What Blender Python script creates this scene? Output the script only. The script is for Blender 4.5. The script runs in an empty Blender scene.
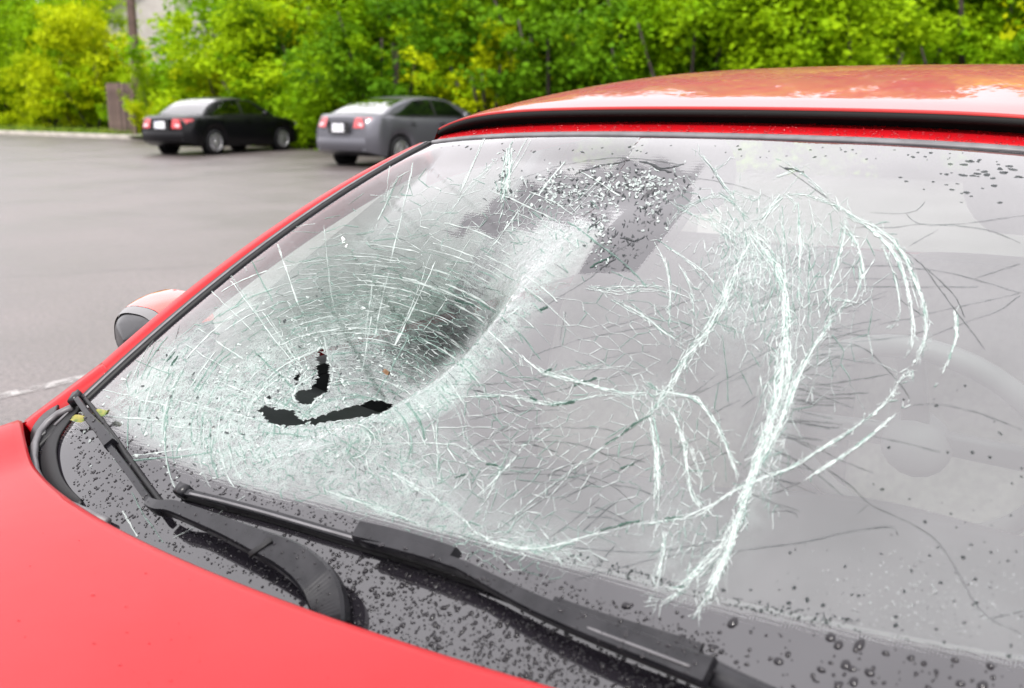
import bpy, math, random
import numpy as np
from mathutils import Vector, Matrix
from mathutils.bvhtree import BVHTree

random.seed(7)
RNG = np.random.default_rng(11)
C = bpy.context.scene.collection
SC = bpy.context.scene
R = math.radians

# ------------------------------------------------------------------ camera
CAM = Vector((0.7166605, -0.8648940, 1.4614643))
YAW, PIT, FPX = 0.5907353, 0.2275680, 1079.0238
cam = bpy.data.cameras.new('camera')
cam.sensor_width = 36.0
cam.lens = FPX / 1024 * 36.0
cam.clip_start, cam.clip_end = 0.05, 3000
cam.dof.use_dof = True
cam.dof.focus_distance = 1.75
cam.dof.aperture_fstop = 5.2
cam_ob = bpy.data.objects.new('camera', cam)
C.objects.link(cam_ob)
cam_ob.location = CAM
cam_ob.rotation_euler = (math.pi / 2 - PIT, 0, YAW)
SC.camera = cam_ob
FW = Vector((-math.sin(YAW) * math.cos(PIT), math.cos(YAW) * math.cos(PIT), -math.sin(PIT)))
RT = Vector((math.cos(YAW), math.sin(YAW), 0))
UP = RT.cross(FW)

def ray(px, py):
    return (FW + RT * ((px - 512) / FPX) - UP * ((py - 344) / FPX))

def ground(px, py, z=0.0):
    d = ray(px, py)
    return CAM + d * ((z - CAM.z) / d.z)

# ------------------------------------------------------------------ sky, sun, exposure
SUN_EL, SUN_AZ = R(52), R(160)
w = bpy.data.worlds.new('World')
SC.world = w
w.use_nodes = True
nt = w.node_tree
bg = nt.nodes['Background']
bg.inputs['Strength'].default_value = 0.1
sky = nt.nodes.new('ShaderNodeTexSky')
sky.sky_type = 'NISHITA'
sky.sun_disc = False
sky.sun_elevation, sky.sun_rotation = SUN_EL, SUN_AZ
sky.dust_density = 4.0
tc = nt.nodes.new('ShaderNodeTexCoord')
sep = nt.nodes.new('ShaderNodeSeparateXYZ')
nt.links.new(tc.outputs['Generated'], sep.inputs[0])
ramp = nt.nodes.new('ShaderNodeMapRange')          # overcast sky: zenith three times the horizon
ramp.inputs['From Min'].default_value = 0.0
ramp.inputs['From Max'].default_value = 1.0
ramp.inputs['To Min'].default_value = 6.2
ramp.inputs['To Max'].default_value = 13.0
nt.links.new(sep.outputs['Z'], ramp.inputs['Value'])
nz = nt.nodes.new('ShaderNodeTexNoise')            # cloud layer
nz.inputs['Scale'].default_value = 2.6
nz.inputs['Detail'].default_value = 5
nt.links.new(tc.outputs['Generated'], nz.inputs['Vector'])
nr = nt.nodes.new('ShaderNodeMapRange')
nr.inputs['From Min'].default_value = 0.3
nr.inputs['From Max'].default_value = 0.7
nr.inputs['To Min'].default_value = 0.86
nr.inputs['To Max'].default_value = 1.2
nt.links.new(nz.outputs['Fac'], nr.inputs['Value'])
mul = nt.nodes.new('ShaderNodeMath'); mul.operation = 'MULTIPLY'
nt.links.new(ramp.outputs[0], mul.inputs[0]); nt.links.new(nr.outputs[0], mul.inputs[1])
tint = nt.nodes.new('ShaderNodeVectorMath'); tint.operation = 'SCALE'
tint.inputs[0].default_value = (1.0, 0.97, 1.0)
nt.links.new(mul.outputs[0], tint.inputs['Scale'])
mx = nt.nodes.new('ShaderNodeMix'); mx.data_type = 'RGBA'
mx.inputs[0].default_value = 0.06
nt.links.new(tint.outputs[0], mx.inputs[6]); nt.links.new(sky.outputs[0], mx.inputs[7])
nt.links.new(mx.outputs[2], bg.inputs['Color'])

sun = bpy.data.lights.new('sun', 'SUN')
sun.energy = 1.8
sun.angle = R(10)
sun.color = (1.0, 0.97, 0.92)
so = bpy.data.objects.new('sun', sun)
C.objects.link(so)
sd = Vector((math.sin(SUN_AZ) * math.cos(SUN_EL), math.cos(SUN_AZ) * math.cos(SUN_EL), math.sin(SUN_EL)))
so.rotation_euler = sd.to_track_quat('Z', 'Y').to_euler()
so.location = (0, 0, 30)

SC.view_settings.view_transform = 'Standard'
SC.view_settings.look = 'None'
SC.view_settings.exposure = 1.45
SC.view_settings.gamma = 1
SC.view_settings.use_curve_mapping = False
SC.cycles.max_bounces = 8
SC.cycles.transparent_max_bounces = 24
SC.cycles.use_denoising = True

# ------------------------------------------------------------------ helpers
def new(name, verts, faces, mat=None, parent=None, smooth=True, kind=None):
    me = bpy.data.meshes.new(name)
    me.from_pydata([tuple(v) for v in verts], [], [tuple(f) for f in faces])
    if mat is not None:
        me.materials.append(mat)
    if smooth:
        me.polygons.foreach_set('use_smooth', [True] * len(me.polygons))
    me.update()
    o = bpy.data.objects.new(name, me)
    C.objects.link(o)
    if parent is not None:
        o.parent = parent
    if kind:
        o['kind'] = kind
    return o

def thing(name, label, cat, loc=(0, 0, 0), rz=0.0, group=None):
    o = bpy.data.objects.new(name, None)
    C.objects.link(o)
    o.location = loc
    o.rotation_euler = (0, 0, rz)
    o.empty_display_size = 0.2
    tag(o, label, cat, group)
    return o

def tag(o, label, cat, group=None):
    o['label'] = label
    o['category'] = cat
    if group:
        o['group'] = group
    return o

def copy_tree(o, parent=None):
    c = o.copy()
    C.objects.link(c)
    if parent is not None:
        c.parent = parent
    for ch in list(o.children):
        copy_tree(ch, c)
    return c

class MB:
    """collects geometry for ONE mesh"""
    def __init__(s):
        s.v, s.f = [], []
    def grid(s, P, close_u=False):
        """P: rows x cols of points"""
        b = len(s.v); n, m = len(P), len(P[0])
        for r in P:
            s.v.extend(r)
        for i in range(n - 1):
            for j in range(m - 1 if not close_u else m):
                k = (j + 1) % m
                s.f.append((b + i * m + j, b + i * m + k, b + (i + 1) * m + k, b + (i + 1) * m + j))
        return b
    def poly(s, pts):
        b = len(s.v); s.v.extend(pts); s.f.append(tuple(range(b, b + len(pts))))
    def box(s, c, d, rot=None):
        x, y, z = d[0] / 2, d[1] / 2, d[2] / 2
        b = len(s.v)
        for q in ((-x, -y, -z), (x, -y, -z), (x, y, -z), (-x, y, -z), (-x, -y, z), (x, -y, z), (x, y, z), (-x, y, z)):
            p = Vector(q)
            if rot is not None:
                p = rot @ p
            s.v.append(p + Vector(c))
        for f in ((0, 3, 2, 1), (4, 5, 6, 7), (0, 1, 5, 4), (1, 2, 6, 5), (2, 3, 7, 6), (3, 0, 4, 7)):
            s.f.append(tuple(b + i for i in f))
    def sweep(s, pts, sec, ups, cap=True):
        """sec(i) -> list of (side, up) offsets; ups: up vectors"""
        rows = []
        n = len(pts)
        for i in range(n):
            a, c = pts[max(0, i - 1)], pts[min(n - 1, i + 1)]
            t = (c - a).normalized()
            u = ups[i] - t * ups[i].dot(t); u.normalize()
            sd_ = u.cross(t)
            rows.append([pts[i] + sd_ * q[0] + u * q[1] for q in sec(i)])
        b = s.grid(rows, True)
        m = len(rows[0])
        if cap:
            s.f.append(tuple(b + j for j in range(m))[::-1])
            s.f.append(tuple(b + (n - 1) * m + j for j in range(m)))
    def tube(s, pts, rad, n=8):
        ups = [Vector((0.02, 0.03, 1)) for _ in pts]
        rf = rad if callable(rad) else (lambda i: rad)
        s.sweep(pts, lambda i: [(rf(i) * math.cos(a * 2 * math.pi / n), rf(i) * math.sin(a * 2 * math.pi / n)) for a in range(n)], ups)
    def lathe(s, prof, c, axis='y', n=24):
        rows = []
        for r, h in prof:
            row = []
            for k in range(n):
                a = 2 * math.pi * k / n
                if axis == 'y':
                    row.append(Vector((c[0] + r * math.cos(a), c[1] + h, c[2] + r * math.sin(a))))
                elif axis == 'x':
                    row.append(Vector((c[0] + h, c[1] + r * math.cos(a), c[2] + r * math.sin(a))))
                else:
                    row.append(Vector((c[0] + r * math.cos(a), c[1] + r * math.sin(a), c[2] + h)))
            rows.append(row)
        s.grid(rows, True)
    def build(s, name, mat=None, parent=None, smooth=True, kind=None):
        return new(name, s.v, s.f, mat, parent, smooth, kind)

def bsec(w_, h_, c=.16):
    """crisp bevelled bar, narrower on top"""
    b = min(w_, h_) * c; q = w_ / 2
    return [(q, 0), (q * .96, h_ - b * 1.6), (q * .80, h_), (-q * .80, h_), (-q * .96, h_ - b * 1.6), (-q, 0)]

def rsec(w_, h_, r=0.3, n=3):
    """rounded box section w x h resting on up=0"""
    out = []
    rr = min(w_, h_) * r
    for cx, cy, a0 in ((w_ / 2 - rr, h_ - rr, 0), (-w_ / 2 + rr, h_ - rr, 90), (-w_ / 2 + rr, rr, 180), (w_ / 2 - rr, rr, 270)):
        for k in range(n):
            a = R(a0 + 90 * k / (n - 1))
            out.append((cx + rr * math.cos(a), cy + rr * math.sin(a)))
    return out

def sm(a, b, x):
    t = np.clip((np.asarray(x, float) - a) / (b - a), 0, 1)
    return t * t * (3 - 2 * t)

# ------------------------------------------------------------------ materials
def mat(name, base=(.5, .5, .5), rough=.5, metal=0.0, spec=.5, coat=0.0, coat_rough=.03):
    m = bpy.data.materials.new(name)
    m.use_nodes = True
    b = m.node_tree.nodes['Principled BSDF']
    b.inputs['Base Color'].default_value = (*base, 1)
    b.inputs['Roughness'].default_value = rough
    b.inputs['Metallic'].default_value = metal
    b.inputs['Specular IOR Level'].default_value = spec
    b.inputs['Coat Weight'].default_value = coat
    b.inputs['Coat Roughness'].default_value = coat_rough
    return m

def N(m, t, **kw):
    n = m.node_tree.nodes.new(t)
    for k, v in kw.items():
        setattr(n, k, v)
    return n

def L(m, a, b):
    m.node_tree.links.new(a, b)

def noise_col(m, c1, c2, scale, detail=4, lo=.35, hi=.65, coord='Object', rough=None, bump=0.0, bdist=.01, bscale=None):
    """colour variation between two real colours plus relief"""
    b = m.node_tree.nodes['Principled BSDF']
    t = N(m, 'ShaderNodeTexCoord')
    n = N(m, 'ShaderNodeTexNoise')
    n.inputs['Scale'].default_value = scale
    n.inputs['Detail'].default_value = detail
    L(m, t.outputs[coord], n.inputs['Vector'])
    r = N(m, 'ShaderNodeMapRange')
    r.inputs['From Min'].default_value = lo
    r.inputs['From Max'].default_value = hi
    L(m, n.outputs['Fac'], r.inputs['Value'])
    x = N(m, 'ShaderNodeMix', data_type='RGBA')
    x.inputs[6].default_value = (*c1, 1); x.inputs[7].default_value = (*c2, 1)
    L(m, r.outputs[0], x.inputs[0]); L(m, x.outputs[2], b.inputs['Base Color'])
    if rough:
        q = N(m, 'ShaderNodeMapRange')
        q.inputs['To Min'].default_value, q.inputs['To Max'].default_value = rough
        L(m, r.outputs[0], q.inputs['Value']); L(m, q.outputs[0], b.inputs['Roughness'])
    if bump:
        n2 = N(m, 'ShaderNodeTexNoise')
        n2.inputs['Scale'].default_value = bscale or scale * 8
        n2.inputs['Detail'].default_value = 3
        L(m, t.outputs[coord], n2.inputs['Vector'])
        bp = N(m, 'ShaderNodeBump')
        bp.inputs['Strength'].default_value = bump
        bp.inputs['Distance'].default_value = bdist
        L(m, n2.outputs['Fac'], bp.inputs['Height']); L(m, bp.outputs[0], b.inputs['Normal'])
    return x

RED = mat('red_paint', (.30, .003, .006), .42, 0, .10, .27, .05)
noise_col(RED, (.235, .002, .004), (.27, .003, .006), 9, bump=.10, bdist=.02, bscale=3.5)
# wet roof: the water film breaks up the mirror image
ROOF = mat('wet_red_paint', (.29, .004, .005), .4, 0, .1, .68, .0)
noise_col(ROOF, (.26, .002, .001), (.30, .003, .0015), 9, bump=.16, bdist=.004, bscale=13)
BLK = mat('black_plastic', (.018, .017, .02), .42)
noise_col(BLK, (.005, .005, .006), (.010, .0098, .011), 60, bump=.15, bdist=.0006, bscale=900)
WBLK = mat('wiper_plastic', (.012, .012, .014), .3, spec=.27)
noise_col(WBLK, (.005, .005, .0065), (.011, .0108, .013), 40, rough=(.26, .42), bump=.12, bdist=.0005, bscale=700)
RUB = mat('rubber', (.006, .006, .0065), .5, spec=.25)
GRUB = mat('grey_rubber', (.075, .073, .078), .45)
noise_col(GRUB, (.06, .058, .062), (.095, .092, .098), 30, bump=.1, bdist=.0006, bscale=500)
DARK = mat('dark_trim', (.006, .006, .006), .8, spec=.2)
DASH = mat('dashboard_plastic', (.06, .06, .064), .7, spec=.12)
noise_col(DASH, (.009, .009, .010), (.015, .015, .0165), 25, bump=.3, bdist=.001, bscale=500)
SEAT = mat('grey_seat_cloth', (.30, .28, .26), .9, spec=.2)
noise_col(SEAT, (.085, .078, .072), (.12, .11, .10), 60, bump=.4, bdist=.001, bscale=700)
LEATHER = mat('wheel_leather', (.06, .058, .058), .6, spec=.3)
LINER = mat('interior_trim', (.22, .215, .215), .9, spec=.2)
CHROME = mat('bright_metal', (.62, .62, .64), .22, 1.0)
SKY_SHEEN = mat('mirror_sky_sheen', (.10, .098, .10), .25, spec=.6)  # pale tone of the sky reflected in the door mirror housing
MIRB = mat('mirror_housing_black', (.02, .02, .022), .16, spec=.6)
STEEL = mat('steel_rod', (.45, .45, .46), .35, 1.0)
TYRE = mat('tyre_rubber', (.008, .008, .009), .8, spec=.2)
ALLOY = mat('alloy_wheel', (.55, .55, .57), .35, .9)
REFL = mat('amber_lens', (.75, .12, .01), .12, 0, .6, 1.0)
LAMP = mat('red_lens', (.38, .008, .012), .15, 0, .6, 1.0)
CLEARL = mat('clear_lens', (.6, .6, .62), .1, 0, .6, 1.0)
PLATE = mat('licence_plate_white', (.62, .62, .64), .4)
noise_col(PLATE, (.66, .66, .68), (.3, .32, .45), 14, lo=.52, hi=.62)
ORANGE = mat('mirror_red_edge', (.45, .02, .006), .2, 0, .5, 1.0)

def glass_mat(name, tint_, film=.0, boost=1.85, rough=0.0):
    m = bpy.data.materials.new(name)
    m.use_nodes = True
    t = m.node_tree; t.nodes.remove(t.nodes['Principled BSDF'])
    out = t.nodes['Material Output']
    tr = N(m, 'ShaderNodeBsdfTransparent'); tr.inputs[0].default_value = (*tint_, 1)
    gl = N(m, 'ShaderNodeBsdfGlossy'); gl.inputs['Roughness'].default_value = rough
    fr = N(m, 'ShaderNodeFresnel')
    ge = N(m, 'ShaderNodeNewGeometry'); io = N(m, 'ShaderNodeMapRange'); io.inputs['To Min'].default_value = 1.5; io.inputs['To Max'].default_value = 1 / 1.5
    L(m, ge.outputs['Backfacing'], io.inputs['Value']); L(m, io.outputs[0], fr.inputs[0])
    mu = N(m, 'ShaderNodeMath', operation='MULTIPLY', use_clamp=True); mu.inputs[1].default_value = boost
    L(m, fr.outputs[0], mu.inputs[0])
    x = N(m, 'ShaderNodeMixShader')
    L(m, mu.outputs[0], x.inputs[0]); L(m, tr.outputs[0], x.inputs[1]); L(m, gl.outputs[0], x.inputs[2])
    L(m, x.outputs[0], out.inputs[0])
    return m
SIDEGL = glass_mat('side_glass', (.55, .6, .58))
CARGL = glass_mat('sedan_glass', (.22, .25, .24), boost=2.8)

# ------------------------------------------------------------------ windshield surface
WB, WT, RUN, RISE = .7892, .6385, .7974, .4636
SB, ST, BUL, TF, ZB, ZT, Q4 = .0913, .0671, .0384, .064, .0156, -.0286, .5018

def Wf(s, t):
    s = np.asarray(s, float); t = np.asarray(t, float)
    w_ = WB + (WT - WB) * t
    q = (1 - Q4) * s * s + Q4 * s ** 4
    return np.stack([s * w_, RUN * t + (SB + (ST - SB) * t) * q,
                     .93 + RISE * t + BUL * 4 * t * (1 - t) + (ZB + (ZT - ZB) * t) * q], -1)

def Wn(s, t):
    e = 1e-3
    n = np.cross(Wf(s + e, t) - Wf(s - e, t), Wf(s, t + e) - Wf(s, t - e))
    return n / np.linalg.norm(n, axis=-1, keepdims=True)

def to_px(P):
    d = P - np.array(CAM)
    z = d @ np.array(FW)
    return np.stack([512 + FPX * (d @ np.array(RT)) / z, 344 - FPX * (d @ np.array(UP)) / z], -1)

def poly_dist(px, line):
    """signed distance to a polyline, arc parameter 0..1; positive on its left when walking (image axes)"""
    line = np.asarray(line, float)
    best = np.full(px.shape[:-1], 1e9); sg = np.zeros_like(best); tau = np.zeros_like(best)
    seg = np.linalg.norm(line[1:] - line[:-1], axis=1); cum = np.concatenate([[0], np.cumsum(seg)])
    for i in range(len(line) - 1):
        a, b = line[i], line[i + 1]; ab = b - a
        u = np.clip(((px - a) @ ab) / (ab @ ab), 0, 1)
        d = px - (a + u[..., None] * ab)
        dd = np.linalg.norm(d, axis=-1)
        cr = ab[0] * d[..., 1] - ab[1] * d[..., 0]
        k = dd < best
        best = np.where(k, dd, best); sg = np.where(k, np.sign(cr), sg); tau = np.where(k, (cum[i] + u * seg[i]) / cum[-1], tau)
    return best * np.where(sg == 0, 1, sg), tau

def in_poly(px, poly):
    poly = np.asarray(poly, float)
    x, y = px[..., 0], px[..., 1]
    ins = np.zeros(x.shape, bool)
    j = len(poly) - 1
    for i in range(len(poly)):
        xi, yi = poly[i]; xj, yj = poly[j]
        c = ((yi > y) != (yj > y)) & (x < (xj - xi) * (y - yi) / (yj - yi + 1e-9) + xi)
        ins ^= c
        j = i
    return ins

def soft_poly(px, poly, edge):
    d, _ = poly_dist(px, list(poly) + [poly[0]])
    d = np.abs(d)
    ins = in_poly(px, poly)
    return sm(-edge, edge, np.where(ins, d, -d))

def gauss(px, c, r, ang=0.0):
    d = px - np.array(c, float)
    a = R(ang); x = d[..., 0] * math.cos(a) + d[..., 1] * math.sin(a); y = -d[..., 0] * math.sin(a) + d[..., 1] * math.cos(a)
    return np.exp(-(x / r[0]) ** 2 - (y / r[1]) ** 2)

# the crease where the caved-in passenger side meets the standing glass
LIP = [(268, 486), (298, 462), (338, 438), (390, 411), (432, 384), (464, 358), (490, 330), (520, 295), (552, 255), (584, 212)]

DENT_ZONE = [(104, 402), (150, 352), (215, 305), (300, 256), (400, 215), (500, 178), (600, 190), (612, 215), (575, 265), (535, 310),
             (500, 345), (470, 380), (420, 415), (470, 440), (520, 500), (560, 545), (600, 590), (520, 578), (430, 548), (330, 505), (230, 480), (150, 440)]

def frost_map(px):
    f = .58 * soft_poly(px, DENT_ZONE, 14)
    f += .35 * soft_poly(px, [(110, 405), (180, 350), (260, 330), (330, 420), (270, 490), (200, 470)], 30)
    f *= 1 - .62 * gauss(px, (375, 262), (110, 42), -15)
    f *= 1 - .72 * gauss(px, (520, 200), (75, 26), -12)
    f *= 1 - .5 * gauss(px, (300, 300), (60, 22), -30)
    f *= 1 - .85 * gauss(px, (440, 335), (48, 44), -45)
    f *= 1 - .75 * gauss(px, (225, 345), (40, 22), -35)
    f *= 1 - .7 * soft_poly(px, [(420, 430), (520, 420), (560, 540), (470, 520)], 22)
    d, tau = poly_dist(px, LIP)
    lip = np.exp(-((np.abs(d) - 0) / 26) ** 2) * np.where(d > 0, 1, .6)
    f = np.maximum(f, .80 * np.exp(-((d - 9) / (20.0 - 8 * sm(.5, .9, tau))) ** 2) * sm(0, .1, tau) * (1 - .45 * sm(.7, 1, tau)))
    # right hand fracture ropes
    f = np.maximum(f, .6 * gauss(px, (745, 275), (34, 70), 12))
    f = np.maximum(f, .40 * gauss(px, (785, 300), (48, 90), 10))
    f = np.maximum(f, .55 * gauss(px, (775, 420), (16, 110), 14))
    f = np.maximum(f, .35 * gauss(px, (655, 400), (24, 20)))
    f = np.maximum(f, .30 * gauss(px, (545, 545), (70, 26), 10))
    f = np.maximum(f, .30 * gauss(px, (675, 545), (45, 50)))
    return np.clip(f, 0, 1)

def bowl_map(px):
    """shattering inside the caved-in bowl, weighted to paint its hollow dark"""
    d, tau = poly_dist(px, LIP)
    ins = sm(0, 14, -d)
    b = .72 * gauss(px, (375, 310), (125, 80), -35) + .95 * gauss(px, (444, 338), (44, 58), 40) + .35 * gauss(px, (300, 320), (90, 50), -35)
    return np.clip(b, 0, 1) * ins

HOLES = [[(321, 345), (324, 353), (329, 366), (330, 379), (327, 390), (317, 396), (311, 405), (304, 404), (296, 400), (294, 394), (302, 391), (309, 390), (315, 384), (319, 372), (318, 358)],
         [(257, 406), (265, 407), (280, 410), (291, 410), (297, 417), (308, 423), (318, 417), (330, 413), (345, 409), (359, 405), (376, 400), (387, 403), (394, 407), (383, 413), (362, 416), (345, 419), (322, 423), (300, 425), (283, 427), (270, 421)],
         [(296, 373), (301, 372), (297, 384), (295, 392)],
         [(265, 392), (269, 396), (272, 402), (268, 402)]]

FRIT_LINE = [(36, 452), (100, 408), (118, 430), (150, 452), (200, 474), (262, 492), (330, 506), (450, 535), (560, 563), (700, 606), (860, 636), (1024, 664), (1300, 710)]

def build_windshield(parent):
    ns, ntt = 420, 250
    s = np.linspace(-1, 1, ns); t = np.linspace(-.13, 1, ntt)
    Sg, Tg = np.meshgrid(s, t)
    P = Wf(Sg, Tg); Nn = Wn(Sg, Tg)
    px = to_px(P)
    # cave-in: steep behind the crease, easing out towards the far pillar
    d, tau = poly_dist(px, LIP)
    dn = -d                                   # positive up-left of the crease
    depth = .165 * np.exp(-((tau - .50) / .30) ** 2)
    prof = sm(-4, 60, dn) * (1 - sm(62, 285, dn)) ** .9
    ridge = np.exp(-((dn + 9) / 12.0) ** 2) * .007 * sm(.05, .3, tau) * (1 - sm(.85, 1, tau))
    edge = sm(-1.0, -.86, Sg) * sm(-.02, .16, Tg) * (1 - sm(.88, 1.0, Tg))
    fr0 = frost_map(px)
    jag = RNG.normal(0, .0011, P.shape[:2]) * fr0
    # low ripple of the broken zones
    rip = (.0035 * np.sin(px[..., 0] / 19 + 2 * np.sin(px[..., 1] / 31)) * np.sin(px[..., 1] / 16 + px[..., 0] / 47)) * fr0
    disp = (-depth * prof * edge + ridge * edge + rip * edge + jag * edge)
    # the driver side bulges outwards along its fracture ropes
    disp += .010 * gauss(px, (770, 380), (40, 190), 12) * edge
    # the dark blow above the mirror mount
    disp += -.016 * gauss(px, (600, 190), (90, 28), -10) * edge
    P = P + Nn * disp[..., None]
    px2 = to_px(P)
    fr = frost_map(px2)
    fd, _ = poly_dist(px2, FRIT_LINE)
    frit = sm(-16, 16, fd)
    side = 1 - sm(.975, .995, np.abs(Sg)) * 1.0
    frit = np.maximum(frit, 1 - side)
    frit = np.maximum(frit, sm(.985, .995, Tg))
    # printed patch round the mirror mount, then a dark area to its upper left
    frit = np.maximum(frit, .97 * soft_poly(px2, [(653, 180), (694, 188), (690, 205), (636, 272), (578, 274), (598, 238)], 2.5))
    frit = np.maximum(frit, .97 * soft_poly(px2 + 5 * np.stack([np.sin(px2[..., 1] / 5 + px2[..., 0] / 9), np.sin(px2[..., 0] / 6 - px2[..., 1] / 11)], -1), [(446, 233), (500, 200), (560, 172), (640, 160), (700, 168), (690, 190), (640, 200), (600, 226), (560, 220), (500, 234)], 10))
    fr = fr * (1 - .9 * sm(.35, .8, frit))
    cut = np.zeros(px.shape[:2], bool)
    wob = np.stack([RNG.normal(0, .8, cut.shape), RNG.normal(0, .8, cut.shape)], -1)
    for h in HOLES:
        cut |= in_poly(px2 + wob, h)
    idx = np.arange(ns * ntt).reshape(ntt, ns)
    a, b, c, e = idx[:-1, :-1], idx[:-1, 1:], idx[1:, 1:], idx[1:, :-1]
    keep = (cut[:-1, :-1].astype(int) + cut[1:, 1:] + cut[:-1, 1:] + cut[1:, :-1]) < 2
    F = np.stack([a, b, c, e], -1)[keep]
    me = bpy.data.meshes.new('windshield')
    me.from_pydata(P.reshape(-1, 3).tolist(), [], F.tolist())
    me.polygons.foreach_set('use_smooth', [True] * len(me.polygons))
    for nm, arr in (('frost', fr), ('frit', frit), ('bowl', bowl_map(px2))):
        at = me.attributes.new(nm, 'FLOAT', 'POINT')
        at.data.foreach_set('value', arr.reshape(-1).astype(np.float32))
    me.materials.append(windshield_mat())
    me.update()
    o = bpy.data.objects.new('windshield', me)
    C.objects.link(o)
    o.parent = parent
    bvh = BVHTree.FromPolygons([Vector(v) for v in P.reshape(-1, 3)], [tuple(f) for f in F.tolist()])
    return o, bvh

def windshield_mat():
    m = bpy.data.materials.new('laminated_windshield')
    m.use_nodes = True
    t = m.node_tree
    fritb = t.nodes['Principled BSDF']
    out = t.nodes['Material Output']
    fritb.inputs['Base Color'].default_value = (.010, .009, .0115, 1)
    fritb.inputs['Roughness'].default_value = .06
    fritb.inputs['Specular IOR Level'].default_value = .92
    tcn = N(m, 'ShaderNodeTexCoord')
    fro = N(m, 'ShaderNodeAttribute', attribute_name='frost')
    fri = N(m, 'ShaderNodeAttribute', attribute_name='frit')
    # relief of the broken zones
    nb = N(m, 'ShaderNodeTexNoise'); nb.inputs['Scale'].default_value = 85; nb.inputs['Detail'].default_value = 3
    L(m, tcn.outputs['Object'], nb.inputs['Vector'])
    bp = N(m, 'ShaderNodeBump'); bp.inputs['Distance'].default_value = .004
    L(m, fro.outputs['Fac'], bp.inputs['Strength']); L(m, nb.outputs['Fac'], bp.inputs['Height'])
    tr = N(m, 'ShaderNodeBsdfTransparent'); tr.inputs[0].default_value = (.70, .78, .75, 1)
    gl = N(m, 'ShaderNodeBsdfGlossy'); gl.inputs['Roughness'].default_value = .015
    gl.inputs['Color'].default_value = (1, 1, 1, 1)
    L(m, bp.outputs[0], gl.inputs['Normal'])
    frn = N(m, 'ShaderNodeFresnel')
    ge = N(m, 'ShaderNodeNewGeometry'); io = N(m, 'ShaderNodeMapRange'); io.inputs['To Min'].default_value = 1.52; io.inputs['To Max'].default_value = 1 / 1.52
    L(m, ge.outputs['Backfacing'], io.inputs['Value']); L(m, io.outputs[0], frn.inputs[0])
    mu = N(m, 'ShaderNodeMath', operation='MULTIPLY', use_clamp=True); mu.inputs[1].default_value = 1.9
    bo = N(m, 'ShaderNodeAttribute', attribute_name='bowl')
    # shattered glass mirrors less and tints green; the mask also paints the hollow darker
    keepm = N(m, 'ShaderNodeMapRange'); keepm.inputs['To Min'].default_value = 1.9; keepm.inputs['To Max'].default_value = .2
    L(m, bo.outputs['Fac'], keepm.inputs['Value']); L(m, keepm.outputs[0], mu.inputs[1])
    tcx = N(m, 'ShaderNodeMix', data_type='RGBA'); tcx.inputs[6].default_value = (.70, .78, .75, 1); tcx.inputs[7].default_value = (.36, .52, .45, 1)
    L(m, bo.outputs['Fac'], tcx.inputs[0]); L(m, tcx.outputs[2], tr.inputs[0])
    L(m, frn.outputs[0], mu.inputs[0])
    g1 = N(m, 'ShaderNodeMixShader')
    L(m, mu.outputs[0], g1.inputs[0]); L(m, tr.outputs[0], g1.inputs[1]); L(m, gl.outputs[0], g1.inputs[2])
    # film of fine rain and dust
    df = N(m, 'ShaderNodeBsdfDiffuse'); df.inputs[0].default_value = (.72, .71, .73, 1)
    nf = N(m, 'ShaderNodeTexNoise'); nf.inputs['Scale'].default_value = 7; nf.inputs['Detail'].default_value = 6
    L(m, tcn.outputs['Object'], nf.inputs['Vector'])
    rf = N(m, 'ShaderNodeMapRange'); rf.inputs['From Min'].default_value = .3; rf.inputs['From Max'].default_value = .7
    rf.inputs['To Min'].default_value = .035; rf.inputs['To Max'].default_value = .06
    L(m, nf.outputs['Fac'], rf.inputs['Value'])
    fb = N(m, 'ShaderNodeMapRange'); fb.inputs['To Min'].default_value = 1; fb.inputs['To Max'].default_value = .15  # film thinned inside the bowl to paint the hollow darker
    L(m, bo.outputs['Fac'], fb.inputs['Value'])
    fm = N(m, 'ShaderNodeMath', operation='MULTIPLY'); L(m, rf.outputs[0], fm.inputs[0]); L(m, fb.outputs[0], fm.inputs[1])
    g2 = N(m, 'ShaderNodeMixShader')
    L(m, fm.outputs[0], g2.inputs[0]); L(m, g1.outputs[0], g2.inputs[1]); L(m, df.outputs[0], g2.inputs[2])
    # crazed glass
    cd = N(m, 'ShaderNodeBsdfDiffuse'); cd.inputs[0].default_value = (.27, .32, .305, 1)
    ct = N(m, 'ShaderNodeBsdfTranslucent'); ct.inputs[0].default_value = (.27, .38, .34, 1)
    cg = N(m, 'ShaderNodeBsdfGlossy'); cg.inputs['Roughness'].default_value = .3
    L(m, bp.outputs[0], cg.inputs['Normal'])
    c1 = N(m, 'ShaderNodeMixShader'); c1.inputs[0].default_value = .3
    L(m, cd.outputs[0], c1.inputs[1]); L(m, ct.outputs[0], c1.inputs[2])
    c2 = N(m, 'ShaderNodeMixShader'); c2.inputs[0].default_value = .08
    L(m, c1.outputs[0], c2.inputs[1]); L(m, cg.outputs[0], c2.inputs[2])
    # fine craze pattern: warped cells at two sizes
    nw = N(m, 'ShaderNodeTexNoise'); nw.inputs['Scale'].default_value = 30
    L(m, tcn.outputs['Object'], nw.inputs['Vector'])
    wv = N(m, 'ShaderNodeVectorMath', operation='MULTIPLY_ADD')
    wv.inputs[1].default_value = (.008, .008, .008)
    L(m, nw.outputs['Color'], wv.inputs[0]); L(m, tcn.outputs['Object'], wv.inputs[2])
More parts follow.
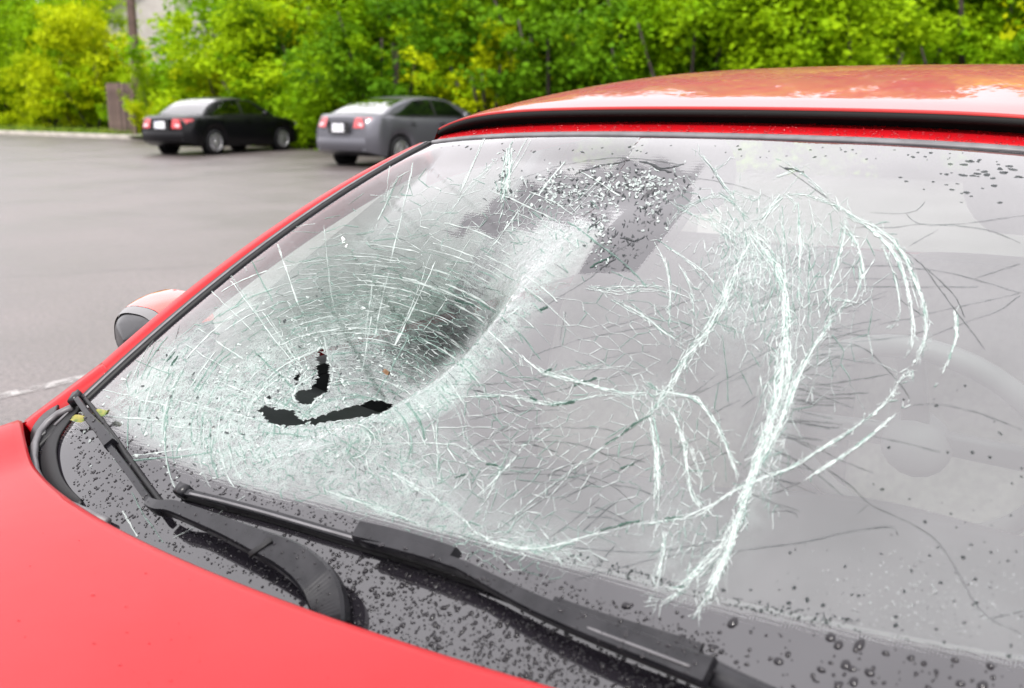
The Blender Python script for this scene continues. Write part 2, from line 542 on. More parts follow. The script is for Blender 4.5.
    def lines(scale, wd):
        v = N(m, 'ShaderNodeTexVoronoi', feature='DISTANCE_TO_EDGE'); v.inputs['Scale'].default_value = scale
        L(m, wv.outputs[0], v.inputs['Vector'])
        r_ = N(m, 'ShaderNodeMapRange'); r_.inputs['From Min'].default_value = 0; r_.inputs['From Max'].default_value = wd
        r_.inputs['To Min'].default_value = 1; r_.inputs['To Max'].default_value = 0
        L(m, v.outputs['Distance'], r_.inputs['Value'])
        return r_
    la, lb = lines(120, .09), lines(260, .16)
    mxn = N(m, 'ShaderNodeMath', operation='MAXIMUM'); L(m, la.outputs[0], mxn.inputs[0]); L(m, lb.outputs[0], mxn.inputs[1])
    npz = N(m, 'ShaderNodeTexNoise'); npz.inputs['Scale'].default_value = 55; npz.inputs['Detail'].default_value = 5
    L(m, tcn.outputs['Object'], npz.inputs['Vector'])
    rp = N(m, 'ShaderNodeMapRange'); rp.inputs['From Min'].default_value = .35; rp.inputs['From Max'].default_value = .68
    rp.inputs['To Min'].default_value = .03; rp.inputs['To Max'].default_value = .62
    L(m, npz.outputs['Fac'], rp.inputs['Value'])
    ad = N(m, 'ShaderNodeMath', operation='MULTIPLY_ADD'); ad.inputs[1].default_value = .6
    L(m, mxn.outputs[0], ad.inputs[0]); L(m, rp.outputs[0], ad.inputs[2])
    mk = N(m, 'ShaderNodeMath', operation='MULTIPLY', use_clamp=True)
    L(m, ad.outputs[0], mk.inputs[0]); L(m, fro.outputs['Fac'], mk.inputs[1])
    mk2 = N(m, 'ShaderNodeMath', operation='MINIMUM'); mk2.inputs[1].default_value = .9
    L(m, mk.outputs[0], mk2.inputs[0])
    g3 = N(m, 'ShaderNodeMixShader')
    L(m, mk2.outputs[0], g3.inputs[0]); L(m, g2.outputs[0], g3.inputs[1]); L(m, c2.outputs[0], g3.inputs[2])
    # ceramic band with its halftone dots
    vd = N(m, 'ShaderNodeTexVoronoi', feature='F1'); vd.inputs['Scale'].default_value = 290; vd.inputs['Randomness'].default_value = 0
    L(m, tcn.outputs['Object'], vd.inputs['Vector'])
    gt = N(m, 'ShaderNodeMath', operation='MULTIPLY'); gt.inputs[1].default_value = 1.15
    L(m, vd.outputs['Distance'], gt.inputs[0])
    sb = N(m, 'ShaderNodeMath', operation='SUBTRACT'); L(m, fri.outputs['Fac'], sb.inputs[0]); L(m, gt.outputs[0], sb.inputs[1])
    st_ = N(m, 'ShaderNodeMapRange'); st_.inputs['From Min'].default_value = -.05; st_.inputs['From Max'].default_value = .05
    L(m, sb.outputs[0], st_.inputs['Value'])
    g4 = N(m, 'ShaderNodeMixShader')
    L(m, st_.outputs[0], g4.inputs[0]); L(m, g3.outputs[0], g4.inputs[1]); L(m, fritb.outputs[0], g4.inputs[2])
    L(m, g4.outputs[0], out.inputs[0])
    return m

def crack_mat(name, col, trans):
    m = bpy.data.materials.new(name)
    m.use_nodes = True
    t = m.node_tree; t.nodes.remove(t.nodes['Principled BSDF'])
    out = t.nodes['Material Output']
    at = N(m, 'ShaderNodeAttribute', attribute_name='amount')
    d = N(m, 'ShaderNodeBsdfDiffuse'); d.inputs[0].default_value = (*col, 1)
    tl = N(m, 'ShaderNodeBsdfTranslucent'); tl.inputs[0].default_value = (*col, 1)
    g = N(m, 'ShaderNodeBsdfGlossy'); g.inputs['Roughness'].default_value = .2
    a = N(m, 'ShaderNodeMixShader'); a.inputs[0].default_value = .3
    L(m, d.outputs[0], a.inputs[1]); L(m, tl.outputs[0], a.inputs[2])
    b = N(m, 'ShaderNodeMixShader'); b.inputs[0].default_value = .07
    L(m, a.outputs[0], b.inputs[1]); L(m, g.outputs[0], b.inputs[2])
    tr = N(m, 'ShaderNodeBsdfTransparent'); tr.inputs[0].default_value = (*trans, 1)
    x = N(m, 'ShaderNodeMixShader')
    L(m, at.outputs['Fac'], x.inputs[0]); L(m, tr.outputs[0], x.inputs[1]); L(m, b.outputs[0], x.inputs[2])
    L(m, x.outputs[0], out.inputs[0])
    return m

class Strokes:
    """fracture lines lying on the real glass surface: low ridges three vertices wide"""
    def __init__(s, bvh):
        s.v, s.f, s.a, s.bvh = [], [], [], bvh
    def add(s, pts, width, amt=.7, lift=.0007, ridge=.25, taper=.72):
        s.tp = taper
        run = []
        for i, q in enumerate(pts):
            h = s.bvh.ray_cast(CAM, ray(*q).normalized(), 6)
            if h[0] is None:
                s._emit(run, width, amt, lift, ridge); run = []
                continue
            nrm = h[1] if h[1].dot(CAM - h[0]) > 0 else -h[1]
            if run and (run[-1][0] - h[0]).length > .03:
                s._emit(run, width, amt, lift, ridge); run = []
            run.append((h[0], nrm, h[3]))
        s._emit(run, width, amt, lift, ridge)
    def _emit(s, run, width, amt, lift, ridge):
        n = len(run)
        if n < 2:
            return
        b = len(s.v)
        for i in range(n):
            p, nm, dist = run[i]
            t = run[min(n - 1, i + 1)][0] - run[max(0, i - 1)][0]
            sd_ = nm.cross(t)
            if sd_.length < 1e-9:
                sd_ = Vector((1, 0, 0))
            sd_.normalize()
            taper = min(1.0, s.tp + 1.3 * min(i, n - 1 - i) / max(1, n - 1) * 2) * random.uniform(.45, 1.5)
            hw = width * taper * dist / FPX / 2
            base = p + nm * lift
            s.v += [base - sd_ * hw, base + nm * (hw * ridge), base + sd_ * hw]
            a = min(1, max(.03, amt * random.uniform(.5, 1.35)))
            s.a += [a * .6, a, a * .6]
        for i in range(n - 1):
            q = b + 3 * i
            s.f += [(q, q + 1, q + 4, q + 3), (q + 1, q + 2, q + 5, q + 4)]
    def build(s, name, m, parent):
        o = new(name, s.v, s.f, m, parent, True, 'stuff')
        at = o.data.attributes.new('amount', 'FLOAT', 'POINT')
        at.data.foreach_set('value', np.array(s.a, np.float32))
        return o

def jitter_line(pts, step=4.0, amp=1.0):
    """resample a polyline with a random lateral wander"""
    out = []
    pts = [np.array(p, float) for p in pts]
    off = 0.0
    for i in range(len(pts) - 1):
        a, b = pts[i], pts[i + 1]
        l = np.linalg.norm(b - a)
        if l < 1e-6:
            continue
        n = max(1, int(l / step)); t = (b - a) / l; nn = np.array([-t[1], t[0]])
        for k in range(n):
            off = off * .6 + random.gauss(0, amp * .6)
            out.append(a + (b - a) * k / n + nn * off)
    out.append(pts[-1])
    return out

def smooth_line(pts, n=6):
    """Catmull-Rom"""
    p = [np.array(q, float) for q in pts]
    if len(p) < 3:
        return p
    out = []
    for i in range(len(p) - 1):
        a = p[max(0, i - 1)]; b = p[i]; c = p[i + 1]; d = p[min(len(p) - 1, i + 2)]
        for k in range(n):
            t = k / n
            out.append(.5 * (2 * b + (c - a) * t + (2 * a - 5 * b + 4 * c - d) * t * t + (3 * b - a - 3 * c + d) * t ** 3))
    out.append(p[-1])
    return out

# ------------------------------------------------------------------ fracture lines (traced, then broken up)
ROPES = [  # (points, strands, spread px, width px, amount)
    ([(783, 195), (768, 212), (752, 232)], 5, 3, 1.6, .8),
    ([(752, 232), (765, 252), (778, 270), (785, 300), (786, 335), (790, 370), (784, 400)], 6, 4, 1.7, .85),
    ([(784, 300), (783, 340), (780, 385), (770, 425), (757, 460), (744, 500), (736, 530), (722, 568), (700, 612)], 7, 4.5, 1.8, .85),
    ([(838, 312), (829, 323), (808, 356), (795, 385), (780, 425), (765, 455), (750, 488), (743, 510)], 5, 2.4, 1.8, .95),
    ([(752, 240), (735, 275), (722, 310), (710, 330), (698, 345), (680, 370), (668, 392), (650, 415)], 6, 5, 1.5, .75),
    ([(640, 378), (662, 393), (694, 396), (708, 412), (720, 430), (730, 455), (735, 465), (744, 492)], 3, 1.8, 1.6, .85),
    ([(650, 413), (655, 440), (657, 478), (655, 512), (660, 525)], 5, 3.0, 1.9, .8),
    ([(665, 530), (664, 550), (657, 583), (650, 598)], 4, 3.5, 1.5, .7),
    ([(672, 410), (680, 430), (685, 450), (690, 490), (698, 505), (714, 516)], 4, 3, 1.5, .75),
    ([(687, 441), (697, 465), (705, 492)], 2, 2, 1.2, .6),
    ([(744, 508), (725, 540), (700, 570), (680, 590), (656, 606)], 5, 6, 1.7, .75),
    ([(736, 520), (730, 545), (716, 575), (704, 598), (697, 616)], 5, 3.5, 1.9, .85),
    ([(640, 524), (680, 518), (705, 510), (735, 490), (762, 479), (790, 468), (820, 450), (846, 434), (871, 416), (886, 403), (896, 390), (905, 372)], 3, 1.7, 1.8, .85),
    ([(800, 484), (825, 468), (860, 445), (895, 415), (910, 402)], 2, 1.3, 2.1, .9),
    ([(783, 195), (808, 196), (838, 206), (848, 214), (880, 230), (900, 248), (912, 272), (922, 300), (927, 325), (922, 350), (912, 368), (900, 385)], 4, 3, 1.7, .75),
    ([(848, 216), (878, 236), (895, 255), (905, 280), (912, 310), (914, 335), (910, 356)], 3, 2.0, 2.2, .9),
    ([(840, 222), (850, 234), (858, 245), (865, 275), (865, 302)], 3, 2.2, 1.5, .75),
    ([(845, 215), (845, 232), (838, 260), (831, 285), (828, 312)], 3, 2.5, 1.4, .65),
    ([(858, 262), (862, 285), (852, 302), (838, 312)], 2, 2, 1.4, .7),
    ([(825, 297), (850, 302), (864, 304)], 2, 1.2, 1.4, .7),
    ([(880, 240), (888, 260), (898, 290), (900, 320), (890, 326)], 2, 1.5, 1.2, .55),
    ([(955, 310), (957, 330), (950, 355), (942, 374), (933, 390)], 2, 1.3, 2.2, .9),
    ([(797, 202), (800, 240), (799, 280), (800, 305)], 3, 2, 1.3, .65),
    ([(782, 205), (784, 240), (786, 285), (784, 310)], 2, 2, 1.2, .6),
    ([(655, 238), (676, 253), (700, 270), (722, 290)], 2, 1.6, 1.4, .7),
    ([(655, 240), (668, 268), (671, 300), (669, 320), (676, 333)], 2, 1.6, 1.3, .65),
    ([(676, 262), (690, 285), (692, 310), (700, 330)], 2, 1.6, 1.2, .6),
    ([(634, 308), (655, 325), (675, 340), (692, 352)], 2, 1.4, 1.6, .75),
    ([(663, 236), (676, 214), (694, 203), (722, 194), (740, 210), (752, 232)], 3, 2.5, 1.1, .55),
    ([(697, 150), (710, 166), (722, 182), (732, 196), (752, 232)], 2, 1.8, 1.3, .55),
    ([(700, 205), (720, 225), (740, 240), (765, 262)], 4, 6, 1.1, .55),
    ([(730, 190), (760, 200), (783, 195)], 2, 2, 1.1, .5),
    # central band that joins the two impacts
    ([(512, 349), (528, 362), (545, 374), (566, 379), (587, 384), (617, 393), (656, 396)], 4, 2.6, 1.3, .65),
    ([(540, 376), (577, 369), (612, 367), (650, 366)], 2, 2, 1.0, .5),
    ([(416, 410), (461, 397), (512, 396), (552, 405), (605, 395), (640, 396)], 3, 2, 1.2, .6),
    ([(396, 444), (441, 444), (463, 446), (488, 464), (512, 470)], 2, 2, 1.2, .6),
    ([(373, 461), (411, 484), (443, 504), (462, 520), (482, 538)], 3, 2.2, 1.3, .65),
    ([(318, 488), (368, 504), (393, 514), (440, 532)], 3, 2.5, 1.3, .6),
    ([(460, 512), (482, 537), (524, 549), (556, 545), (609, 531), (640, 524)], 3, 2.0, 1.5, .75),
    ([(478, 499), (505, 470), (520, 452), (547, 428)], 2, 1.2, 1.4, .6),
    ([(495, 532), (530, 503), (566, 475), (600, 450), (621, 435), (651, 416)], 2, .8, 1.0, .5),
    ([(560, 548), (580, 560), (598, 575)], 2, 1.2, 1.2, .6),
    ([(540, 545), (560, 560), (565, 575)], 2, 1.5, 1.1, .5),
    ([(437, 395), (437, 440), (438, 480), (436, 505)], 2, 1.4, 1.2, .55),
    ([(476, 464), (458, 484), (440, 504)], 2, 1.2, 1.2, .55),
    ([(514, 440), (500, 470), (488, 498), (470, 520)], 2, 1.2, 1.1, .5),
    ([(584, 285), (610, 290), (655, 287), (700, 300)], 3, 3, 1.2, .6),
    ([(610, 300), (640, 315), (665, 335)], 2, 1.5, 1.3, .6),
    # pale streaks below the roof edge
    ([(511, 143), (508, 160), (508, 180), (503, 198), (499, 214)], 6, 3.6, 1.9, .8),
    ([(501, 157), (486, 172), (475, 182), (456, 205), (448, 216)], 3, 1.8, 1.5, .65),
    ([(446, 172), (452, 179)], 3, 2, 1.6, .6),
    ([(410, 170), (395, 182), (388, 200), (374, 228), (368, 236)], 2, 1.5, 1.2, .55),
    ([(720, 166), (733, 156)], 2, 1.5, 1.7, .7),
    ([(712, 172), (730, 160)], 1, 1, 1.2, .6),
    ([(665, 198), (690, 215), (720, 225)], 2, 1.2, 1.1, .5),
    ([(780, 160), (800, 172), (820, 190), (838, 206)], 2, 1.4, 1.3, .55),
    ([(775, 178), (790, 172), (806, 166)], 3, 1.6, 1.5, .7),
]
HAIR = [
    [(840, 227), (893, 228), (925, 224), (985, 230), (1020, 243)], [(905, 213), (930, 226), (1024, 216)], [(870, 213), (910, 213), (925, 202)],
    [(910, 246), (938, 230)], [(843, 268), (888, 266), (943, 272), (975, 280), (1024, 294)], [(975, 279), (1020, 264)],
    [(880, 325), (938, 312), (1020, 293)], [(928, 337), (968, 322), (998, 311), (1020, 296)], [(845, 287), (978, 287)], [(848, 278), (918, 280)],
    [(855, 342), (905, 336), (930, 330)], [(818, 346), (840, 343), (863, 348), (880, 362), (898, 382), (910, 399)], [(800, 373), (840, 356)],
    [(790, 384), (830, 384), (890, 374)], [(913, 405), (943, 405), (983, 415), (1022, 430)], [(870, 436), (905, 443), (940, 452)],
    [(783, 419), (810, 424), (830, 429)], [(790, 395), (813, 395)], [(828, 395), (868, 393)], [(790, 404), (835, 405)], [(793, 400), (856, 398)],
    [(778, 433), (808, 444), (838, 459), (873, 473)], [(768, 447), (803, 464), (843, 496)], [(828, 470), (850, 486), (870, 504), (895, 516)],
    [(893, 516), (913, 525), (938, 543), (960, 576), (975, 603), (990, 619), (1022, 634)], [(990, 619), (1024, 611)], [(870, 504), (856, 514)],
    [(700, 556), (740, 551), (768, 547), (800, 543), (850, 532), (890, 527), (898, 536)], [(768, 512), (792, 512), (798, 518)],
    [(756, 497), (780, 492), (800, 482)], [(904, 250), (950, 290), (965, 318)], [(920, 262), (985, 350)],
    [(500, 431), (545, 428), (600, 429), (621, 434)], [(499, 443), (558, 442), (596, 450), (621, 465)], [(512, 467), (562, 471), (609, 484), (634, 505)],
    [(490, 474), (566, 476), (600, 487)], [(470, 420), (510, 412), (560, 410)], [(520, 480), (560, 485)], [(560, 500), (620, 470), (650, 455)],
    [(495, 532), (566, 475), (621, 435), (651, 416)], [(512, 520), (590, 470), (640, 445), (700, 450)], [(540, 545), (580, 515), (600, 498)],
    [(554, 545), (600, 550), (655, 552), (720, 540)], [(592, 572), (606, 556), (616, 545)], [(575, 580), (650, 560), (700, 550)],
    [(450, 385), (520, 382), (560, 372), (620, 355), (650, 352)], [(540, 395), (600, 380), (640, 370)], [(520, 360), (580, 340), (660, 325)],
    [(600, 330), (640, 318), (690, 300)], [(566, 312), (560, 340)], [(512, 182), (560, 166), (619, 158), (684, 165)], [(710, 166), (722, 186), (735, 200)],
    [(779, 166), (808, 184), (837, 206)], [(690, 178), (740, 186), (770, 198)], [(640, 240), (615, 252), (600, 268)], [(730, 330), (780, 316), (820, 300)],
    [(694, 396), (740, 372), (760, 362)], [(700, 420), (740, 400)], [(690, 465), (735, 450)], [(535, 312), (575, 288), (600, 270)], [(900, 300), (925, 318)],
]
EDGES = [  # open cracks whose dark green glass edge shows
    [(552, 406), (575, 402)], [(574, 386), (584, 382), (597, 378)], [(621, 435), (635, 424), (651, 416)], [(605, 445), (618, 437)],
    [(620, 468), (634, 464)], [(600, 530), (621, 525), (640, 521)], [(665, 520), (682, 517)], [(544, 373), (552, 369)], [(590, 268), (612, 256), (606, 262)],
    [(167, 362), (175, 352)], [(172, 366), (178, 356)], [(455, 300), (475, 306)], [(530, 398), (537, 401)], [(486, 464), (498, 466)], [(455, 478), (466, 474)],
    [(540, 311), (548, 307)],
]
BLACKS = [[(575, 174), (600, 166), (630, 160)], [(620, 238), (634, 241), (645, 236)], [(626, 240), (628, 246)], [(600, 270), (608, 264), (616, 259)], [(640, 160), (662, 170), (684, 164)],
          [(655, 168), (672, 172)], [(785, 168), (804, 172)], [(590, 228), (600, 220)]]

def dent_dir(x, y, kind):
    """direction of the fracture lines round the caved-in place: arcs or rays"""
    cx, cy = 350, 440
    dx, dy = (x - cx) / 1.25, (y - cy)
    a = math.atan2(dy, dx)
    if kind == 0:
        return math.atan2(math.cos(a), -math.sin(a) * 1.25)
    return math.atan2(math.sin(a), math.cos(a) * 1.25)

def build_cracks(ws, bvh):
    white, green, dark = Strokes(bvh), Strokes(bvh), Strokes(bvh)
    for pts, n, sp, wd, amt in ROPES:
        base = smooth_line(pts)
        seg = np.array([0] + list(np.cumsum([np.linalg.norm(base[i + 1] - base[i]) for i in range(len(base) - 1)])))
        bx, by = np.array([q[0] for q in base]), np.array([q[1] for q in base])
        for k in range(int(n * 2.6 + .5)):
            o = random.gauss(0, sp * .45) if k else 0
            pos = random.uniform(0, 6) if k == 0 else random.uniform(0, seg[-1] * .3)
            end = seg[-1] if k == 0 else seg[-1] * random.uniform(.65, 1)
            nodes = []
            while pos < end:
                e = max(1e-3, .5); x0, y0 = np.interp(pos, seg, bx), np.interp(pos, seg, by)
                x1, y1 = np.interp(pos + e, seg, bx), np.interp(pos + e, seg, by)
                t = np.array([x1 - x0, y1 - y0]); t /= np.linalg.norm(t) + 1e-6
                nodes.append(np.array([x0, y0]) + np.array([-t[1], t[0]]) * (o + random.gauss(0, sp * .42)))
                pos += random.uniform(9, 27)
            w0 = wd * random.uniform(.28, .66)
            for a_, b_ in zip(nodes, nodes[1:]):
                if random.random() < .1:
                    continue
                (green if random.random() < .15 else white).add(jitter_line([a_, b_], 3, .16), w0 * random.uniform(.6, 1.4), min(1, amt * random.uniform(.7, 1.5)))
                if random.random() < .22:          # a crushed sliver beside the line
                    u = random.random() * .7; p_ = a_ + (b_ - a_) * u; q_ = a_ + (b_ - a_) * min(1, u + random.uniform(.12, .35))
                    white.add([p_, (p_ + q_) / 2 + np.array((random.gauss(0, .5), random.gauss(0, .5))), q_], wd * random.uniform(.9, 1.7), min(1, amt * 1.3), taper=.15)
        # splinters and rungs along the rope
        ln = sum(np.linalg.norm(base[i + 1] - base[i]) for i in range(len(base) - 1))
        for k in range(int(ln * n / 11)):
            i = random.randrange(len(base) - 1)
            q = base[i] + (base[i + 1] - base[i]) * random.random()
            t = base[i + 1] - base[i]
            a = math.atan2(t[1], t[0]) + random.choice((-1, 1)) * random.uniform(.08, .9) + random.choice((0, 0, 3.14))
            l = random.uniform(3, 5 + sp * 2.6)
            q = q + np.array([random.gauss(0, sp * .6), random.gauss(0, sp * .6)])
            e = q + np.array([math.cos(a), math.sin(a)]) * l
            (green if random.random() < .12 else white).add([q, (q + e) / 2, e], random.uniform(.4, 1.0), amt * random.uniform(.5, 1.1))
    # the dense net of the caved-in side: cell edges of a cracked sheet, stretched along the arcs
    from mathutils.geometry import delaunay_2d_cdt
    from mathutils import noise as mnoise
    def patch(m_, sc=22.0, k=0.0):
        return .5 + .75 * mnoise.noise(Vector((m_[0] / sc, m_[1] / sc, k)))
    def web(pts, fwd, inv, emit):
        q = np.array([fwd(*p) for p in pts])
        r = delaunay_2d_cdt([Vector(v) for v in q], [], [], 0, 1e-6)
        vs, fs = r[0], r[2]
        cc, emap = [], {}
        for fi, f in enumerate(fs):
            a, b, c = (vs[k] for k in f)
            d = 2 * (a.x * (b.y - c.y) + b.x * (c.y - a.y) + c.x * (a.y - b.y))
            if abs(d) < 1e-6:
                cc.append(None); continue
            ux = ((a.length_squared) * (b.y - c.y) + b.length_squared * (c.y - a.y) + c.length_squared * (a.y - b.y)) / d
            uy = ((a.length_squared) * (c.x - b.x) + b.length_squared * (a.x - c.x) + c.length_squared * (b.x - a.x)) / d
            cc.append((ux, uy))
            for k in range(3):
                emap.setdefault(tuple(sorted((f[k], f[(k + 1) % 3]))), []).append(fi)
        for e, fl in emap.items():
            if len(fl) == 2 and cc[fl[0]] and cc[fl[1]]:
                a, b = np.array(inv(*cc[fl[0]])), np.array(inv(*cc[fl[1]]))
                if 1 < np.linalg.norm(a - b) < 60:
                    emit(a, b)
    def thin(p, rmin):
        """keep points no nearer than their own radius"""
        kept, cell = [], {}
        g = 4.0
        for q, r in zip(p, rmin):
            k = (int(q[0] // g), int(q[1] // g)); ok = True; w_ = int(r // g) + 1
            for i in range(k[0] - w_, k[0] + w_ + 1):
                for j in range(k[1] - w_, k[1] + w_ + 1):
                    for o in cell.get((i, j), ()):
                        if (o[0] - q[0]) ** 2 + (o[1] - q[1]) ** 2 < r * r:
                            ok = False; break
                    if not ok: break
                if not ok: break
            if ok:
                kept.append(q); cell.setdefault(k, []).append(q)
        return kept
    CX, CY, AS = 350., 445., 1.25
    def fwd(x, y):
        dx, dy = (x - CX) / AS, y - CY
        r = math.hypot(dx, dy); a = math.atan2(dy, dx)
        return (r * 1.6, a * 80)
    def inv(u, v):
        r = u / 1.6; a = v / 80
        return (CX + math.cos(a) * r * AS, CY + math.sin(a) * r)
    pool = RNG.uniform((95, 140), (620, 615), (30000, 2))
    dens = frost_map(pool)
    dp = gauss(pool, (440, 335), (60, 66), -45)
    eff = np.maximum(np.maximum(dens, dp * .7), 1.0 * bowl_map(pool))
    ok = RNG.uniform(0, 1, len(pool)) < eff * 1.2
    pool, eff, dp = pool[ok], eff[ok], dp[ok]
    pq = thin([fwd(*p) for p in pool], 4.4 + 7 * (1 - eff) ** 1.5)
    pts = [inv(*q) for q in pq]
    def emit(a, b):
        m_ = (a + b) / 2
        f = float(frost_map(m_[None])[0]); d_ = float(gauss(m_[None], (440, 335), (60, 66), -45)[0])
        bw = float(bowl_map(m_[None])[0])
        if .6 * patch(m_) + .3 * random.random() > min(1, .12 + 1.25 * max(f, d_, bw)):
            return
        mid = m_ + np.array([random.gauss(0, .5), random.gauss(0, .5)])
        line = [a, mid, b]
        r = random.random()
        if r < .66 - .4 * d_:
            k_ = .45 + .55 * min(1, bw * 1.5)
            white.add(line, random.uniform(.45, 1.1) * (.7 + .4 * k_), random.uniform(.25, .8) * k_)
        elif r < .985 - .1 * d_:
            green.add(line, random.uniform(.6, 1.4), random.uniform(.35, .8))
        else:
            dark.add(line, random.uniform(.4, .8), random.uniform(.3, .7))
    web(pts, fwd, inv, emit)
    # long arcs and rays that run through the net
    for k in range(620):
        x, y = RNG.uniform((110, 170), (600, 560))
        f = float(frost_map(np.array([[x, y]]))[0])
        if random.random() > f * 1.2 + .08 or poly_dist(np.array([[x, y]]), LIP)[0][0] > 5:
            continue
        a = dent_dir(x, y, 0 if random.random() < .7 else 1)
        q = np.array((x, y)); line = [q]
        for j in range(random.randrange(6, 22)):
            a2 = dent_dir(q[0], q[1], 0) if abs(math.cos(a - dent_dir(x, y, 0))) > .7 else dent_dir(q[0], q[1], 1)
            q = q + np.array((math.cos(a2), math.sin(a2))) * 5 + np.array((random.gauss(0, .35), random.gauss(0, .35))); line.append(q)
        (white if random.random() < .75 else green).add(line, random.uniform(.8, 1.8), random.uniform(.4, .85))
    # nets of long cells between the ropes of the driver side
    def net(c, r, ang, n, cell, st, amt=(.25, .75), pw=.72):
        p = np.stack([RNG.normal(c[0], r[0] * .62, n * 3), RNG.normal(c[1], r[1] * .62, n * 3)], -1)
        ca, sa = math.cos(ang), math.sin(ang)
        e2 = ((p[:, 0] - c[0]) / r[0]) ** 2 + ((p[:, 1] - c[1]) / r[1]) ** 2
        p = thin(p[:n * 2], np.full(n * 2, cell) * (.7 + .5 * np.minimum(e2[:n * 2], 1.5)))
        f_ = lambda x, y: ((x * ca + y * sa) / st, -x * sa + y * ca)
        i_ = lambda u, v: (u * st * ca - v * sa, u * st * sa + v * ca)
        def em(a, b):
            m_ = (a + b) / 2
            e = ((m_[0] - c[0]) / r[0]) ** 2 + ((m_[1] - c[1]) / r[1]) ** 2
            if .8 * patch(m_, 16.0, c[0]) + .2 * random.random() > math.exp(-e * .8) * .95 + .02:
                return
            if e > 1.7:
                return
            v = random.random()
            (white if v < pw else green).add(jitter_line([a, b], 4, .1), random.uniform(.45, 1.1), min(1, 1.35 * random.uniform(*amt) * math.exp(-e * .3)))
        web(p, f_, i_, em)
    net((742, 268), (38, 70), 1.75, 800, 5.2, 2.0, (.5, .95))
    net((782, 295), (46, 88), 1.65, 560, 7.5, 2.6, (.4, .85))
    net((832, 262), (42, 58), 1.9, 120, 10, 2.0, (.3, .7))
    net((772, 430), (16, 90), 1.85, 220, 6, 3.2, (.4, .9))
    net((690, 320), (40, 60), 1.0, 130, 10, 1.8, (.25, .6))
    net((682, 520), (45, 60), 1.9, 160, 9, 2.4, (.3, .7))
    net((660, 402), (34, 24), .8, 120, 6, 1.5, (.3, .8))
    net((700, 440), (35, 50), 1.4, 90, 11, 1.9, (.25, .6))
    net((560, 385), (80, 18), .2, 120, 9, 2.2, (.25, .65))
    net((560, 470), (125, 75), -.5, 260, 12, 1.9, (.25, .6))
    net((500, 420), (80, 60), .3, 130, 11, 1.8, (.25, .6))
    net((800, 330), (90, 110), 1.7, 150, 15, 2.0, (.2, .5))
    net((620, 330), (75, 60), .3, 150, 11, 1.8, (.25, .6))
    net((420, 470), (90, 40), .5, 210, 10, 1.8, (.3, .7))
    net((520, 545), (85, 24), .25, 170, 8, 1.8, (.3, .75))
    net((712, 206), (45, 26), .6, 110, 8, 1.6, (.25, .65))
    net((540, 225), (60, 40), -.8, 300, 6, 1.6, (.35, .85))
    net((430, 215), (70, 40), -.4, 130, 10, 1.8, (.3, .7))
    # crumbs of glass at the blow above the mirror mount and around the hole
    for c, r, n in (((630, 185), (52, 16), 300), ((600, 225), (16, 36), 120), ((655, 205), (12, 24), 60), ((560, 190), (45, 18), 220), ((330, 380), (70, 55), 260), ((200, 420), (90, 50), 260), ((505, 180), (8, 34), 60)):
        for k in range(n):
            x, y = random.gauss(c[0], r[0] * .6), random.gauss(c[1], r[1] * .6)
            a = random.uniform(0, 3.14)
            l = random.uniform(1.2, 4.5)
            pts = [np.array((x, y)), np.array((x + math.cos(a) * l, y + math.sin(a) * l))]
            v = random.random()
            big = c[1] < 240
            if v < (.6 if big else .85):
                white.add([pts[0], (pts[0] + pts[1]) / 2, pts[1]], random.uniform(1.0, 3.2), random.uniform(.5, .95), ridge=.5)
            else:
                dark.add([pts[0], (pts[0] + pts[1]) / 2, pts[1]], random.uniform(.8, 2.4), .85)
    # fine rain along the lower right, drawn as white specks
    for k in range(420):
        x, y = random.gauss(930, 70), random.gauss(600, 28)
        if y > 640 or x > 1022 or x < 790:
            continue
        l = random.uniform(.5, 1.4); q = np.array((x, y)); e = np.array((math.cos(l * 40), math.sin(l * 40))) * l
        white.add([q - e / 2, q, q + e / 2], random.uniform(.5, 1.2), random.uniform(.4, .9), ridge=.5)
    # small dark chips on the mount
    for k in range(150):
        t = random.random(); u = random.random()
        x = (655 + (580 - 655) * t) + u * (36 + 14 * t); y = 188 + 82 * t
        a = random.gauss(-.4, .6); l = random.uniform(1.5, 5)
        q = np.array((x, y))
        dark.add([q, q + np.array((math.cos(a), math.sin(a))) * l], random.uniform(.6, 1.6), .9)
    for hole in HOLES:      # ragged rim of torn interlayer
        loop = hole + [hole[0]]
        for a_, b_ in zip(loop, loop[1:]):
            for k in range(3):
                u = random.random(); q = np.array(a_, float) * (1 - u) + np.array(b_, float) * u
                c_ = np.mean(np.array(hole, float), 0); d_ = (q - c_) / (np.linalg.norm(q - c_) + 1e-6)
                q = q + d_ * random.uniform(.8, 2.6); t_ = np.array(b_, float) - np.array(a_, float); t_ /= np.linalg.norm(t_)
                white.add([q - t_ * random.uniform(1, 4), q, q + t_ * random.uniform(1, 4) + d_ * random.gauss(0, .6)], random.uniform(1, 2.2), random.uniform(.6, 1), ridge=.5)
    for pts in HAIR:
        dark.add(jitter_line(smooth_line(pts, 4), 5, .35), random.uniform(.4, .6), .6, ridge=.1)
    # fans of hairlines off the main ropes
    for k in range(46):
        t = random.random()
        x = 840 - 95 * t + random.uniform(-6, 6); y = 310 + 190 * t
        a = -.25 + .75 * t + random.gauss(0, .16); l = random.uniform(14, 60)
        q = np.array((x, y)); e = q + np.array((math.cos(a), math.sin(a))) * l; mdl = (q + e) / 2 + np.array((0, random.gauss(0, .8)))
        dark.add(jitter_line([q, mdl, e], 6, .3), random.uniform(.32, .5), random.uniform(.3, .6), ridge=.1)
